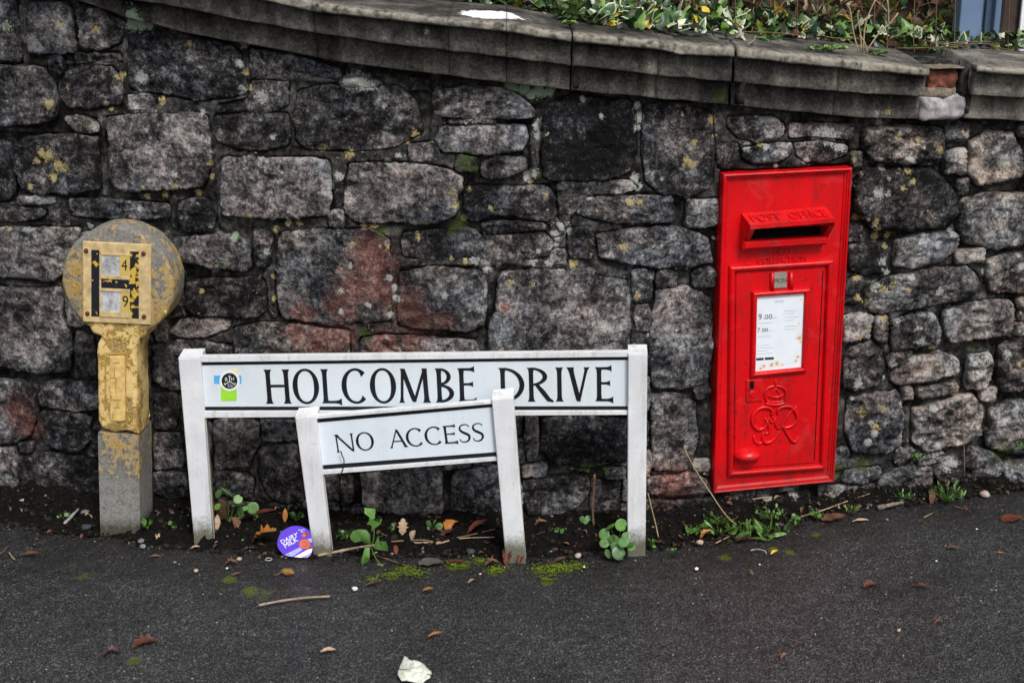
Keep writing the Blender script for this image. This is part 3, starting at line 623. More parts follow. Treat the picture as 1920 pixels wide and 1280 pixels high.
# crumbling joint in the coping: red brick, pale block and old bedding mortar
def block(name, cx, off0, off1, z0, z1, wid, mat, tone=.5, amp=.004, seed=0, rnd=.012):
    n = 14; V = []; F = []
    pts = []
    y0 = float(wall_y(cx))
    bm = bmesh.new(); bmesh.ops.create_cube(bm, size=1); bmesh.ops.subdivide_edges(bm, edges=bm.edges[:], cuts=11, use_grid_fill=True)
    q = np.array([v.co[:] for v in bm.verts]); e = np.abs(q)*2; size = np.array([wid, off1-off0, z1-z0])
    q = q*size; lim = np.maximum(size/2-rnd, 0); inner = np.clip(q, -lim, lim); dd = q-inner; L = np.linalg.norm(dd, axis=1); q = inner+dd*np.where(L > rnd, rnd/np.maximum(L, 1e-9), 1)[:, None]
    q = q+(q/np.linalg.norm(q, axis=1)[:, None])*(amp*fbm(q+seed, 30, 3, seed))[:, None]
    yaw = math.atan(float(wall_y(cx+.05)-wall_y(cx-.05))/.1); c, s = math.cos(yaw), math.sin(yaw)
    W = np.stack([cx+q[:, 0]*c-q[:, 1]*s, y0-(off0+off1)/2+q[:, 0]*s+q[:, 1]*c, (z0+z1)/2+q[:, 2]], 1)
    bm.verts.ensure_lookup_table(); F = [[v.index for v in f.verts] for f in bm.faces]; bm.free()
    o = mesh_obj(name, W, F, mat, WALL, True, {'pale': np.zeros(len(W))}, origin=(cx, y0, (z0+z1)/2)); o['tone'] = tone; o['warm'] = .2
    return o
M_BRICK = plain('broken_red_brick', (.17, .06, .04), .9, .2, .6, 60, .9)
M_PALE = plain('pale_block', (.30, .285, .285), .85, .3, .55, 45, .9)
M_BED = plain('crumbling_bedding_mortar', (.17, .145, .11), .95, .2, .55, 70, .9)
xa, xb = on_wall(1741, 100, .08)[0], on_wall(1828, 100, .08)[0]; xm = (xa+xb)/2
zt, z1, z2, z3 = (float(cz(k, xm)) for k in ('tp', 'b1', 'b2', 'b3'))
tag(block('pale_block', xm-.012, -.05, .045, z3-.002, z2-.004, .128, M_PALE, .6, .008, 3, .016), 'pale whitish block patched into the bottom step')
tag(block('brick', xm-.012, -.06, .028, z2+.010, z1+.006, .082, M_BRICK, .5, .010, 5, .010), 'broken red brick showing in the gap of the coping')
block('bedding_mortar', xm-.015, -.05, .04, z2-.012, z2+.016, .105, M_BED, .5, .008, 8, .010)
block('bedding_mortar', xm-.005, -.06, .050, z1+.010, zt-.004, .110, M_BED, .5, .008, 12, .008)
block('bedding_mortar', xm+.047, -.10, .040, z3+.01, zt-.01, .04, M_MORTAR, .5, .006, 15, .008)
block('bedding_mortar', xm, -.30, -.05, z3+.005, zt+.006, .17, M_MORTAR, .5, .006, 18, .008)
x5 = on_wall(1377, 100, .08)[0]; block('bedding_mortar', x5, -.2, .066, float(cz('b3', x5))+.004, float(cz('tp', x5))-.002, .018, M_MORTAR, .5, .003, 21, .004)
x5 = on_wall(1072, 100, .08)[0]; block('bedding_mortar', x5, -.2, .045, float(cz('b3', x5))+.004, float(cz('tp', x5))-.012, .018, M_MORTAR, .5, .003, 22, .004)

# ------------------------------------------------------------------ asphalt and the strip of soil at the wall's foot
def ax(fine0, fine1, st, far):
    a = np.arange(fine0, fine1+st/2, st); out = [1, 2, 4, 8, 16, 32, 60]
    lo = [fine0-q for q in out[::-1] if q <= far]; hi = [fine1+q for q in out if q <= far]
    return np.array(lo+list(a)+hi)
EDGE_PX = [(-200, 975), (0, 985), (150, 1004), (300, 1022), (450, 1036), (600, 1046), (750, 1044), (900, 1040), (1000, 1046), (1200, 1032), (1300, 1017), (1400, 998), (1550, 962), (1650, 949), (1750, 938), (1900, 914), (2100, 880)]
eg = np.array([on_ground(a, b) for a, b in EDGE_PX])
def soil_edge(x): return np.interp(x, eg[:, 0], eg[:, 1])
MOSSP = [(*on_ground(a, b)[:2], r/640) for a, b, r in [(925, 1068, 16), (935, 1066, 12), (1035, 1070, 22), (1060, 1062, 18), (1085, 1058, 16), (1025, 1085, 14), (1040, 1060, 16), (735, 1076, 16), (780, 1075, 20), (760, 1065, 16), (850, 1058, 14), (900, 1050, 14), (1010, 1066, 16), (870, 1060, 14), (700, 1085, 12), (500, 1110, 26), (470, 1105, 18), (160, 1075, 26), (140, 1060, 20), (1450, 1025, 14), (1480, 1030, 12), (1530, 1000, 10), (1360, 1040, 14), (430, 1085, 16), (250, 1240, 14)]]
def mossw(x, y):
    a = np.zeros(len(x))
    for mx, my, r in MOSSP: a = np.maximum(a, np.clip(1.15-np.hypot(x-mx, (y-my)*.8)/r*.7, 0, 1)*(.95 if r < .03 else .62))
    return a
gx = ax(-1.75, 1.95, .0075, 60); gy = ax(-1.05, .45, .0075, 60); gy = gy[gy < .8]
X, Y = np.meshgrid(gx, gy); x, y = X.ravel(), Y.ravel(); p3 = np.c_[x, y, x*0]
inn = ((x > -1.75) & (x < 1.95) & (y > -1.05)).astype(float)
z = inn*(.0012*vnoise(p3, 130, 300)+.0014*fbm(p3, 40, 2, 310))+.006*fbm(p3, 1.7, 2, 320)*inn-.004
de = y-soil_edge(x); dirt_shade = np.clip(sstep(-.42, .02, de+.07*fbm(p3, 10, 3, 330)), 0, 1)*.8  # soil dirt plus the near-wall shade, both put into the asphalt colour
road = mesh_obj('pavement', np.c_[x, y, z], grid_faces(len(gx), len(gy)), M_ASPHALT, None, True, {'moss': mossw(x, y), 'dirt_shade': dirt_shade})
tag(road, 'dark damp asphalt pavement strewn with grit and a few leaves', None, None, 'structure')
gx = np.arange(-1.95, 2.1, .006); gy = np.arange(-.36, .50, .006); X, Y = np.meshgrid(gx, gy); x, y = X.ravel(), Y.ravel(); p3 = np.c_[x, y, x*0]
de = y-soil_edge(x)+.035*fbm(p3, 11, 4, 400)
dw = wall_y(x)-y
z = -.012+.022*sstep(-.02, .05, de)+.022*sstep(.18, .0, dw)*sstep(0, .1, de)+(.010*fbm(p3, 24, 3, 410)+.005*vnoise(p3, 90, 420))*sstep(-.03, .04, de)
kp = (de > -.05).reshape(len(gy), len(gx)); F = grid_faces(len(gx), len(gy))[kp[:-1, :-1].ravel()]; us = np.unique(F); rm = np.full(len(x), -1); rm[us] = np.arange(len(us))
SOILZ = (gx, gy, z.reshape(len(gy), len(gx)))
soil = mesh_obj('soil', np.c_[x, y, z][us], rm[F], M_SOIL, None, True, {'moss': mossw(x, y)[us]})
tag(soil, 'strip of dark crumbly soil and litter at the foot of the wall', None, None, 'structure')
def ground_z(x, y):
    i = int(np.clip((x-gx[0])/.006, 0, len(gx)-1)); j = int(np.clip((y-gy[0])/.006, 0, len(gy)-1))
    zz = float(SOILZ[2][j, i]) if (-1.9 < x < 2.05 and -.35 < y < .49) else -1
    return max(zz, .001)
def G3(px, py):
    """a point on the ground or soil seen at a photograph position"""
    p = on_ground(px, py)
    for _ in range(6): p = on_ground(px, py, ground_z(p[0], p[1]))
    return p
# crumbs of earth and grit
def pebble_mesh(r, seed, flat=.7):
    bm = bmesh.new(); bmesh.ops.create_icosphere(bm, subdivisions=1, radius=1); v = np.array([q.co[:] for q in bm.verts])
    v = v*(1+.25*vnoise(v+seed*3.1, 1.3, seed))[:, None]*np.array([1, .8+.3*((seed*7) % 10)/10, flat])*r
    bm.verts.ensure_lookup_table(); F = [[q.index for q in f.verts] for f in bm.faces]; bm.free(); return v, F
PEB = [pebble_mesh(1, k) for k in range(8)]
def scatter(name, n, fn, size, mats, label):
    V, F, MI = [], [], []; b = 0
    for k in range(n):
        x, y = fn(); r = size(); v, f = PEB[k % 8]; a = random.uniform(0, 6.3); c, s = math.cos(a), math.sin(a)
        q = np.stack([v[:, 0]*c-v[:, 1]*s, v[:, 0]*s+v[:, 1]*c, v[:, 2]], 1)*r+np.array([x, y, ground_z(x, y)+r*.25]); V.append(q); F += [[i+b for i in g] for g in f]; MI += [random.randrange(len(mats))]*len(f); b += len(v)
    o = mesh_obj(name, np.concatenate(V), F, mats, None, True); o.data.polygons.foreach_set('material_index', MI)
    return tag(o, label, None, None, 'stuff')
M_CRUMB = plain('earth_crumb', (.006, .0052, .0045), .95, .2, .4, 90, .4); M_CRUMB2 = plain('brown_crumb', (.020, .015, .011), .95, .2, .4, 90, .4); M_GRIT = plain('pale_grit', (.33, .30, .26), .8, .3, .3, 90)
M_GRIT2 = plain('grey_grit', (.10, .10, .10), .8, .3, .3, 90)
def in_soil():
    x = random.uniform(-1.6, 1.75); e = float(soil_edge(x)); wy = float(wall_y(x)); return x, random.uniform(e-.02, max(e+.01, wy-.01))
def near_edge():
    x = random.uniform(-1.5, 1.7); return x, float(soil_edge(x))-abs(random.gauss(0, .06))
scatter('soil_crumbs', 2600, in_soil, lambda: random.uniform(.0015, .005)+.008*random.random()**6, [M_CRUMB, M_CRUMB, M_CRUMB2, M_CRUMB], 'loose dark earth crumbs covering the soil strip')
scatter('grit', 260, lambda: (random.uniform(-1.5, 1.6), random.uniform(-1.0, .1)) if random.random() < .5 else near_edge(), lambda: random.uniform(.0010, .0027), [M_GRIT, M_GRIT2, M_GRIT2, M_CRUMB2], 'fine pale grit scattered over the asphalt')

# ------------------------------------------------------------------ bank behind the wall
def bank_material():
    m = Mat('leaf_litter_bank'); f = m.noise(60, 5, .7); g = m.noise(14, 4)
    c = m.ramp(m.math('ADD', m.math('MULTIPLY', f, .6), m.math('MULTIPLY', g, .4)), [(.35, (.012, .009, .006)), (.52, (.05, .035, .022)), (.68, (.13, .09, .055))])
    return m.done(c, .95, m.bump(f, .9, .02), .2)
M_BANK = bank_material()
def top_z(x): return float(cz('tp', np.clip(x, -1.6, 1.95)))+.016
gx2 = np.arange(-3.2, 4.2, .05); gt = np.concatenate([np.arange(0, .6, .05), np.arange(.6, 4, .15)]); X, T = np.meshgrid(gx2, gt); x, t = X.ravel(), T.ravel(); p3 = np.c_[x, t, x*0]
def bank_h(x, t):
    return np.interp(x, *CZ['tp'])-.035+np.clip(t-.17, 0, .55)*.42+np.clip(t-.72, 0, 9)*.95
z = bank_h(x, t)+.05*fbm(p3, 2.5, 3, 500)*sstep(.15, .6, t)
bank = mesh_obj('bank', np.c_[x, wall_y(x)+.13+t, z], grid_faces(len(gx2), len(gt)), M_BANK, None, True); tag(bank, 'steep bank of brown leaf litter rising behind the wall', None, None, 'structure')
# ------------------------------------------------------------------ lettering: drawn Roman capitals, each stroke a ribbon (units of the cap height)
def rib(pts, wd):
    """pts along a centre line, wd full widths -> left/right pairs"""
    P = [np.array(p, float) for p in pts]; out = []
    for i, p in enumerate(P):
        t = P[min(i+1, len(P)-1)]-P[max(i-1, 0)]; t = t/(np.linalg.norm(t)+1e-9); n = np.array([-t[1], t[0]])
        out.append((p+n*wd[i]/2, p-n*wd[i]/2))
    return out
def stem(x0, y0, x1, y1, wd=.125, f0=1.85, f1=1.85):
    T = [0, .025, .07, .18, .5, .82, .93, .975, 1]; a, b = np.array([x0, y0]), np.array([x1, y1]); L = []
    for t in T:
        k = max(0, 1-t/.14)**2.2*(f0-1)+max(0, 1-(1-t)/.14)**2.2*(f1-1); L.append(wd*(1+k))
    # ends cut level, not square to the stroke
    out = []
    for t, q in zip(T, L):
        p = a+(b-a)*t; out.append((p+np.array([-q/2, 0]), p+np.array([q/2, 0])))
    return out
def bar(x0, x1, y, wd=.075, f0=1, f1=2.3):
    T = [0, .3, .6, .8, .92, 1]; out = []
    for t in T:
        q = wd*(1+max(0, 1-(1-t)/.4)**2*(f1-1)); out.append((np.array([x0+(x1-x0)*t, y+q/2]), np.array([x0+(x1-x0)*t, y-q/2])))
    return out
def arc(cx, cy, rx, ry, a0, a1, ws=.13, wt=.065, m=26, e0=1, e1=1):
    out = []
    for k in range(m+1):
        t = k/m; a = math.radians(a0+(a1-a0)*t); c, s = math.cos(a), math.sin(a); f = 1+(e0-1)*max(0, 1-t/.12)+(e1-1)*max(0, 1-(1-t)/.12)
        q = (ws*c*c+wt*s*s)*f
        out.append((np.array([cx+rx*c, cy+ry*s]), np.array([cx+(rx-q)*c, cy+(ry-q)*s])))
    return out
def glyph(ch, W):
    s = .13
    if ch == 'H': return [stem(.13, 0, .13, 1), stem(W-.13, 0, W-.13, 1), bar(.13, W-.13, .52, .075, 1, 1)]
    if ch == 'O': return [arc(W/2, .5, W/2, .52, 0, 360, .145, .07, 44)]
    if ch == 'L': return [stem(.13, 0, .13, 1), bar(.13, W, .038, .075, 1, 2.9)]
    if ch == 'C': return [arc(W*.56, .5, W*.56, .52, 48, 312, .145, .07, 36, 1.7, 1.5)]
    if ch == 'M': return [stem(.10, 0, .15, 1, .08, 2.2, 1), stem(.15, 1, W/2, .02, .135, 1, .7), stem(W/2, .02, W-.15, 1, .08, 1, 1), stem(W-.11, 0, W-.15, 1, .13, 1.8, 1.2)]
    if ch == 'B': return [stem(.13, 0, .13, 1), arc(.16, .755, W*.86-.16, .245, -90, 90, .12, .065, 20), arc(.16, .265, W-.16, .265, -90, 90, .135, .07, 22)]
    if ch == 'E': return [stem(.13, 0, .13, 1), bar(.13, W*.92, .963, .075, 1, 2.6), bar(.13, W*.84, .53, .07, 1, 2.4), bar(.13, W, .038, .075, 1, 2.8)]
    if ch == 'D': return [stem(.13, 0, .13, 1), arc(.15, .5, W-.15, .5, -90, 90, .14, .07, 30)]
    if ch == 'R': return [stem(.13, 0, .13, 1), arc(.15, .735, W*.78-.15, .265, -90, 90, .13, .065, 22), rib([(W*.38, .50), (W*.62, .27), (W*.82, .06), (W, 0)], [.10, .135, .13, .05])]
    if ch == 'I': return [stem(W/2, 0, W/2, 1)]
    if ch == 'V': return [stem(.12, 1, W/2, 0, .135, 1.7, .8), stem(W-.12, 1, W/2, 0, .08, 2.2, 1)]
    if ch == 'N': return [stem(.12, 0, .12, 1, .08, 2.3, 1), stem(.11, 1, W-.13, 0, .135, 1.9, .8), stem(W-.13, 0, W-.13, 1, .08, 1, 2.3)]
    if ch == 'A': return [stem(.08, 0, W*.47, 1, .075, 2.3, 1), stem(W-.10, 0, W*.47, 1.02, .135, 1.8, .7), bar(W*.25, W*.75, .36, .065, 1, 1)]
    if ch == 'S':
        c = [(W*.92, .84), (W*.80, .955), (W*.5, .985), (W*.2, .90), (W*.13, .74), (W*.28, .60), (W*.55, .50), (W*.82, .38), (W*.87, .22), (W*.70, .06), (W*.42, .015), (W*.15, .06), (W*.05, .20)]
        q = smooth_path([(a, b, 0) for a, b in c], 4); n = len(q); return [rib([p[:2] for p in q], [.055+.085*math.sin(math.pi*min(1, max(0, (i/n-.08)/.84)))**2 for i in range(n)])]
    return []
def letters(root, pl, chars, base, cap, d, mat):
    """chars: (letter, left px, right px); base(x) and cap(x) in photograph pixels"""
    for ch, a, b in chars:
        (u0, v0), (u1, v1) = pl.px(a, base(a)), pl.px(b, base(b)); ut, vt = pl.px((a+b)/2, base((a+b)/2)-cap); um, vm = pl.px((a+b)/2, base((a+b)/2))
        H = math.hypot(ut-um, vt-vm); e = np.array([u1-u0, v1-v0]); L = np.linalg.norm(e); e /= L; up = np.array([-e[1], e[0]]); W = L/H
        mb = MB()
        for k, pr in enumerate(glyph(ch, W)):
            V = []
            for q in pr:
                for c in q: w_ = np.array([u0, v0])+e*c[0]*H+up*c[1]*H; V.append(pl.pt(w_[0], w_[1], d+.00012*k))
            mb.add(V, [[2*i, 2*i+1, 2*i+3, 2*i+2] for i in range(len(pr)-1)])
        mb.build('letter', mat, root)
_txt = {}
def text_shape(body, ext=0.0, bev=0.0):
    if (body, ext, bev) in _txt: return _txt[(body, ext, bev)]
    cu = bpy.data.curves.new('t', 'FONT'); cu.body = body; cu.extrude = ext; cu.bevel_depth = bev; cu.resolution_u = 3
    o = bpy.data.objects.new('t', cu); COL.objects.link(o); dg = bpy.context.evaluated_depsgraph_get(); me = bpy.data.meshes.new_from_object(o.evaluated_get(dg))
    V = np.array([v.co[:] for v in me.vertices]); F = [list(p.vertices) for p in me.polygons]
    bpy.data.objects.remove(o, do_unlink=True); bpy.data.curves.remove(cu); bpy.data.meshes.remove(me)
    lo, hi = V[:, :2].min(0), V[:, :2].max(0); V[:, :2] = (V[:, :2]-lo)/(hi-lo); V[:, 2] -= V[:, 2].min()
    if V[:, 2].max() > 0: V[:, 2] /= V[:, 2].max()
    _txt[(body, ext, bev)] = (V, F); return V, F
def put_text(name, root, pl, body, c0, c1, c2, c3, d, mat, thick=0.0):
    """text stretched over the photograph corners lower-left, lower-right, upper-right, upper-left"""
    V, F = text_shape(body, .05 if thick else 0.0, .008 if thick else 0.0); A = [np.array(pl.px(*c, d)) for c in (c0, c1, c2, c3)]; W = []
    for a, b, z in V:
        p = A[0]*(1-a)*(1-b)+A[1]*a*(1-b)+A[2]*a*b+A[3]*(1-a)*b; W.append(pl.pt(p[0], p[1], d+thick*z))
    return mesh_obj(name, W, F, mat, root)

# ------------------------------------------------------------------ the two white street signs
def paint_material():
    m = Mat('white_painted_metal'); n = m.noise(14, 5, .6); f = m.noise(120, 4, .7); sx = m.n('ShaderNodeSeparateXYZ'); m.t.links.new(m.P(), sx.inputs[0])
    c = m.mix(m.ramp(n, [(.35, 0), (.7, 1)]), (.65, .67, .70), (.78, .80, .83))
    c = m.mix(m.math('MULTIPLY', m.ramp(f, [(.58, 0), (.70, .6)]), m.ramp(n, [(.42, 0), (.58, 1)])), c, (.40, .36, .29))
    st = m.noise(26, 5, .7, 0, (1, 1, .10)); c = m.mix(m.math('MULTIPLY', m.ramp(st, [(.50, 0), (.68, .6)]), m.ramp(f, [(.35, .3), (.6, 1)])), c, (.30, .30, .22))
    # splashed dirt and algae near the soil
    g = m.math('ADD', m.math('MULTIPLY', sx.outputs[2], -9.0), m.math('ADD', m.math('MULTIPLY', n, .8), m.math('MULTIPLY', f, .7)))
    c = m.mix(m.ramp(g, [(.0, 0), (.50, .92)]), c, m.mix(f, (.035, .035, .018), (.16, .15, .09)))
    return m.done(c, .42, m.bump(f, .06, .001), .4)
def panel_material(name, col):
    m = Mat(name); n = m.noise(9, 5, .65, .8); f = m.noise(70, 4, .7); st = m.noise(30, 4, .6, 0, (1, 1, .12))
    c = m.mix(m.ramp(n, [(.3, 0), (.7, 1)]), tuple(x*.93 for x in col), col)
    c = m.mix(m.math('MULTIPLY', m.ramp(st, [(.52, 0), (.75, .35)]), m.ramp(f, [(.4, .2), (.7, 1)])), c, (.42, .46, .40))
    return m.done(c, .28, None, .5)
M_WHITE = paint_material(); M_PANEL = panel_material('pale_sign_face', (.70, .775, .83)); M_PANEL2 = panel_material('pale_sign_face_clean', (.73, .81, .89))
M_BLACK = plain('black_sign_paint', (.008, .010, .014), .35, .4, .2, 40); M_EDGE = plain('cream_edge_plastic', (.66, .58, .50), .5, .4, .12, 60)
M_WOODSIDE = plain('grey_weathered_timber', (.20, .17, .14), .8, .3, .4, 80, .4)
def sign_post(root, pl, tl, tr, bl, br, depth, dfront, wooden=True):
    """white front board with a cream edge, its top chamfered, on a timber core"""
    q = [pl.px(*c, dfront) for c in (bl, br, tr, tl)]; q[0] = (q[0][0], q[0][1]-.06); q[1] = (q[1][0], q[1][1]-.06)
    po = mesh_obj('post', *prism(pl, q, dfront-.016, dfront, .0018), M_WHITE, root)
    e = inset(q, .0025); cap = list(q)
    mesh_obj('edge_trim', *prism(pl, inset(q, -.0004), dfront-.0205, dfront-.0163), M_EDGE, po)
    mesh_obj('timber_core', *prism(pl, inset(q, .006), dfront-depth, dfront-.0208), M_WOODSIDE, po)
    # top cap sloping back
    (a, b), (c, d_) = q[3], q[2]; V = [pl.pt(a, b+.0006, dfront-.001), pl.pt(c, d_+.0006, dfront-.001), pl.pt(c, d_+.010, dfront-depth), pl.pt(a, b+.010, dfront-depth), pl.pt(a, b-.006, dfront-depth), pl.pt(c, d_-.006, dfront-depth)]
    mesh_obj('cap', V, [[0, 1, 2, 3], [3, 2, 5, 4], [0, 3, 4], [1, 5, 2], [0, 4, 5, 1]], M_WHITE, po)
    return po
HP = Plane((on_ground(372, 1015)[0], -.103, 0), -.055)
H_ROOT = thing('street_name_sign', HP.o, 'long white two-post street sign reading HOLCOMBE DRIVE, behind the shorter sign', 'street sign')
sign_post(H_ROOT, HP, (334, 672), (375, 671), (364, 1014), (399, 1018), .055, .012); sign_post(H_ROOT, HP, (1178, 664), (1214, 664), (1177, 1028), (1211, 1030), .055, .012)
def yl(p, q): return lambda x: p[1]+(q[1]-p[1])*(x-p[0])/(q[0]-p[0])
top0, top1, bb0, bb1 = yl((375, 671), (1178, 661)), yl((376, 678), (1177, 668)), yl((386, 770), (1177, 769)), yl((386, 784), (1177, 777))
def strip(pl, x0, x1, f0, f1, d0, d1, n=1, dd=0.0):
    return prism(pl, [pl.px(x0, f1(x0), dd), pl.px(x1, f1(x1), dd), pl.px(x1, f0(x1), dd), pl.px(x0, f0(x0), dd)], d0, d1, .0006)
sh = lambda f, k: (lambda x: f(x)+k)
mesh_obj('panel', *prism(HP, [HP.px(372, 776), HP.px(1182, 772), HP.px(1182, 664), HP.px(372, 674)], -.014, -.004), M_PANEL, H_ROOT)
mesh_obj('top_rail', *strip(HP, 374, 1180, yl((375, 667.5), (1178, 658.5)), top1, -.016, .004), M_WHITE, H_ROOT)
mesh_obj('bottom_rail', *strip(HP, 384, 1180, bb0, yl((386, 782), (1177, 776.5)), -.016, .004), M_WHITE, H_ROOT)
for f0, f1 in ((top1, sh(top1, 7.5)), (sh(bb0, -7), sh(bb0, 0))):
    mesh_obj('border_stripe', *strip(HP, 376, 1178, f0, f1, -.0045, -.0032), M_BLACK, H_ROOT)
letters(H_ROOT, HP, [('H', 497, 548), ('O', 550.5, 600), ('L', 602.5, 641), ('C', 642, 690), ('O', 695, 744), ('M', 747, 808), ('B', 816, 852), ('E', 858, 894), ('D', 935, 984), ('R', 988, 1038), ('I', 1041, 1058), ('V', 1062, 1109), ('E', 1115, 1150)],
        yl((496, 757.5), (1150, 752.5)), 64, -.0034, M_BLACK)
# stickers on the left end of the panel
M_BLUE = plain('blue_sticker', (.10, .42, .80), .4, .4, .08); M_LIME = plain('lime_green_sticker', (.32, .72, .05), .4, .4, .08); M_YEL = plain('pale_yellow_sticker', (.80, .74, .30), .4, .4, .08)
M_STW = plain('white_sticker', (.82, .85, .84), .4, .4, .05); M_STK = plain('black_sticker_print', (.006, .014, .016), .4, .4, .2)
def pq(pl, x0, y0, x1, y1): return [pl.px(x0, y1), pl.px(x1, y1), pl.px(x1, y0), pl.px(x0, y0)]
tag(mesh_obj('sticker', *prism(HP, pq(HP, 400.5, 704.5, 452, 720), -.0040, -.0036), M_BLUE, H_ROOT), 'blue cross bar of the sticker')
tag(mesh_obj('sticker', *prism(HP, pq(HP, 413.5, 722, 443, 752), -.0040, -.0034), M_LIME, H_ROOT), 'lime green square sticker')
tag(mesh_obj('sticker', *prism(HP, pq(HP, 431, 693.5, 445, 704), -.0040, -.0034), M_YEL, H_ROOT), 'small pale yellow sticker')
def disc(pl, cx, cy, r, n=40, ry=None): return [pl.px(cx+r*math.cos(a), cy-(ry or r)*math.sin(a)) for a in np.arange(n)*2*math.pi/n]
stk = tag(mesh_obj('sticker', *prism(HP, disc(HP, 429.8, 714.5, 19), -.0040, -.0030), M_STW, H_ROOT), 'round black and white sticker with small letters')
mesh_obj('disc', *prism(HP, disc(HP, 429.8, 714.5, 14.8), -.0031, -.0027), M_STK, stk)
for ch, a, b, c, e in (('B', 422, 707.5, 426.5, 714), ('H', 433.5, 707, 438.5, 713.5), ('Co', 427, 719.5, 436, 725.5)):
    put_text('letter', stk, HP, ch, (a, e), (c, e), (c, b), (a, b), -.0024, M_STW)
for P0, P1 in (((430, 704), (430, 715.5)), ((427.5, 706.5), (432.5, 706.5)), ((430, 715.5), (421, 721)), ((430, 715.5), (440, 721)), ((420, 718.5), (422, 722.5)), ((441, 718.5), (438.5, 722.5))):
    a, b = np.array(HP.px(*P0)), np.array(HP.px(*P1)); e = (b-a)/np.linalg.norm(b-a); n_ = np.array([-e[1], e[0]])*.0009
    mesh_obj('line', *prism(HP, [a-n_, b-n_, b+n_, a+n_], -.0027, -.0023), M_STW, stk)

NP = Plane((on_ground(592, 1035)[0], -.180, 0), -.075)
N_ROOT = thing('no_access_sign', NP.o, 'short tilted white two-post sign reading NO ACCESS in front of the longer sign', 'street sign')
sign_post(N_ROOT, NP, (553, 783), (592, 780), (590, 1034), (624, 1036), .05, .012); sign_post(N_ROOT, NP, (922, 749), (962, 745), (951, 1044), (988, 1047), .05, .012)
nt0, nt1, nb0, nb1 = yl((592, 781), (922, 750)), yl((593, 785), (922, 756)), yl((611, 879), (931, 856)), yl((609, 888), (932, 862.5))
def npoly(*c): return [NP.px(*q) for q in c]
mesh_obj('panel', *prism(NP, npoly((606, 884), (934, 858), (926, 752), (588, 785)), -.014, -.004), M_PANEL2, N_ROOT)
mesh_obj('top_rail', *prism(NP, npoly((590, 784.5), (925, 756), (925, 750.8), (590, 778.5)), -.016, .004, .0006), M_WHITE, N_ROOT)
mesh_obj('bottom_rail', *prism(NP, npoly((605, 888.5), (935, 862.3), (934, 855.8), (604, 881)), -.016, .004, .0006), M_WHITE, N_ROOT)
mesh_obj('border_stripe', *prism(NP, npoly((592, 793), (924, 763.5), (924, 755.8), (590, 784.8)), -.0045, -.0032), M_BLACK, N_ROOT)
mesh_obj('border_stripe', *prism(NP, npoly((606, 880.5), (934, 855.3), (933, 847.8), (605, 872.5)), -.0045, -.0032), M_BLACK, N_ROOT)
letters(N_ROOT, NP, [('N', 630, 667.5), ('O', 669.5, 703), ('A', 731, 765), ('C', 763, 795.5), ('C', 798, 830.5), ('E', 833, 859), ('S', 862, 884), ('S', 887, 909)],
        yl((638, 848.5), (897, 827.5)), 33.5, -.0034, M_BLACK)
M_TWIG = plain('brown_twig', (.15, .095, .055), .8, .3, .4, 60, .4); M_TWIGD = plain('dark_twig', (.03, .022, .016), .85, .3, .4, 60, .4); M_STRAW = plain('dry_straw', (.36, .27, .16), .7, .3, .25, 60); M_BARK = plain('pale_bark_twig', (.30, .23, .16), .8, .3, .35, 70, .4)
p = smooth_path([NP.pt(*NP.px(*q, .010), .010) for q in ((639, 845), (641, 853), (645, 862), (644, 875), (640, 886), (637, 892))], 4)
tag(mesh_obj('dead_stalk', *tube(p, .0016, 5), M_TWIGD, None, True), 'thin dark stalk hanging over the lower edge of the shorter sign', 'stalk')

# ------------------------------------------------------------------ hydrant marker post
def marker_material():
    m = Mat('flaking_yellow_paint'); a = m.noise(14, 6, .7, .8); b = m.noise(60, 6, .75, .5); f = m.noise(230, 4, .7); sx = m.n('ShaderNodeSeparateXYZ'); m.t.links.new(m.P(), sx.inputs[0])
    conc = m.ramp(m.math('ADD', m.math('MULTIPLY', b, .55), m.math('MULTIPLY', f, .45)), [(.34, (.06, .06, .054)), (.46, (.19, .188, .172)), (.56, (.31, .31, .295)), (.70, (.52, .525, .51))])
    old = m.mix(f, (.42, .25, .035), (.66, .43, .09)); new = m.mix(b, (.70, .49, .17), (.80, .61, .30))
    v = m.math('ADD', m.math('MULTIPLY', a, .55), m.math('MULTIPLY', b, .45)); amt = m.attr('paint', True)
    v = m.math('ADD', v, m.math('SUBTRACT', amt, .5))
    # less paint towards the weathered crown and foot of the post
    v = m.math('ADD', v, m.ramp(m.math('ABSOLUTE', m.math('SUBTRACT', sx.outputs[2], .42)), [(.05, .565), (.17, .54), (.27, .465), (.45, .405)]))
    v = m.math('SUBTRACT', v, .46)
    c = m.mix(m.ramp(v, [(.45, 0), (.56, .9)]), conc, old); c = m.mix(m.ramp(v, [(.585, 0), (.595, 1)]), c, new)
    c = m.mix(m.math('MULTIPLY', m.ramp(m.math('ADD', m.math('MULTIPLY', f, .5), m.math('MULTIPLY', b, .5)), [(.53, 0), (.60, .8)]), m.ramp(a, [(.40, 1), (.58, 0)])), c, (.035, .034, .03))
    damp = m.ramp(m.math('ADD', m.math('MULTIPLY', sx.outputs[2], -6), m.math('MULTIPLY', b, .8)), [(.10, 0), (.30, .85)])
    c = m.mix(damp, c, m.mix(f, (.020, .019, .012), (.07, .065, .035)))
    h = m.math('ADD', m.ramp(v, [(.555, 0), (.565, .6)]), m.math('ADD', m.ramp(v, [(.44, 0), (.48, .4)]), m.math('MULTIPLY', f, .35)))
    bb = m.bump(b, .4, .006); return m.done(c, .75, m.bump(h, .9, .0026, bb), .12)
M_MARK = marker_material(); M_MPLATE = plain('cream_yellow_plate', (.56, .42, .21), .6, .35, .3, 45, .15); M_RUST = plain('rusty_screw', (.10, .035, .02), .8, .3, .5, 200, .5)
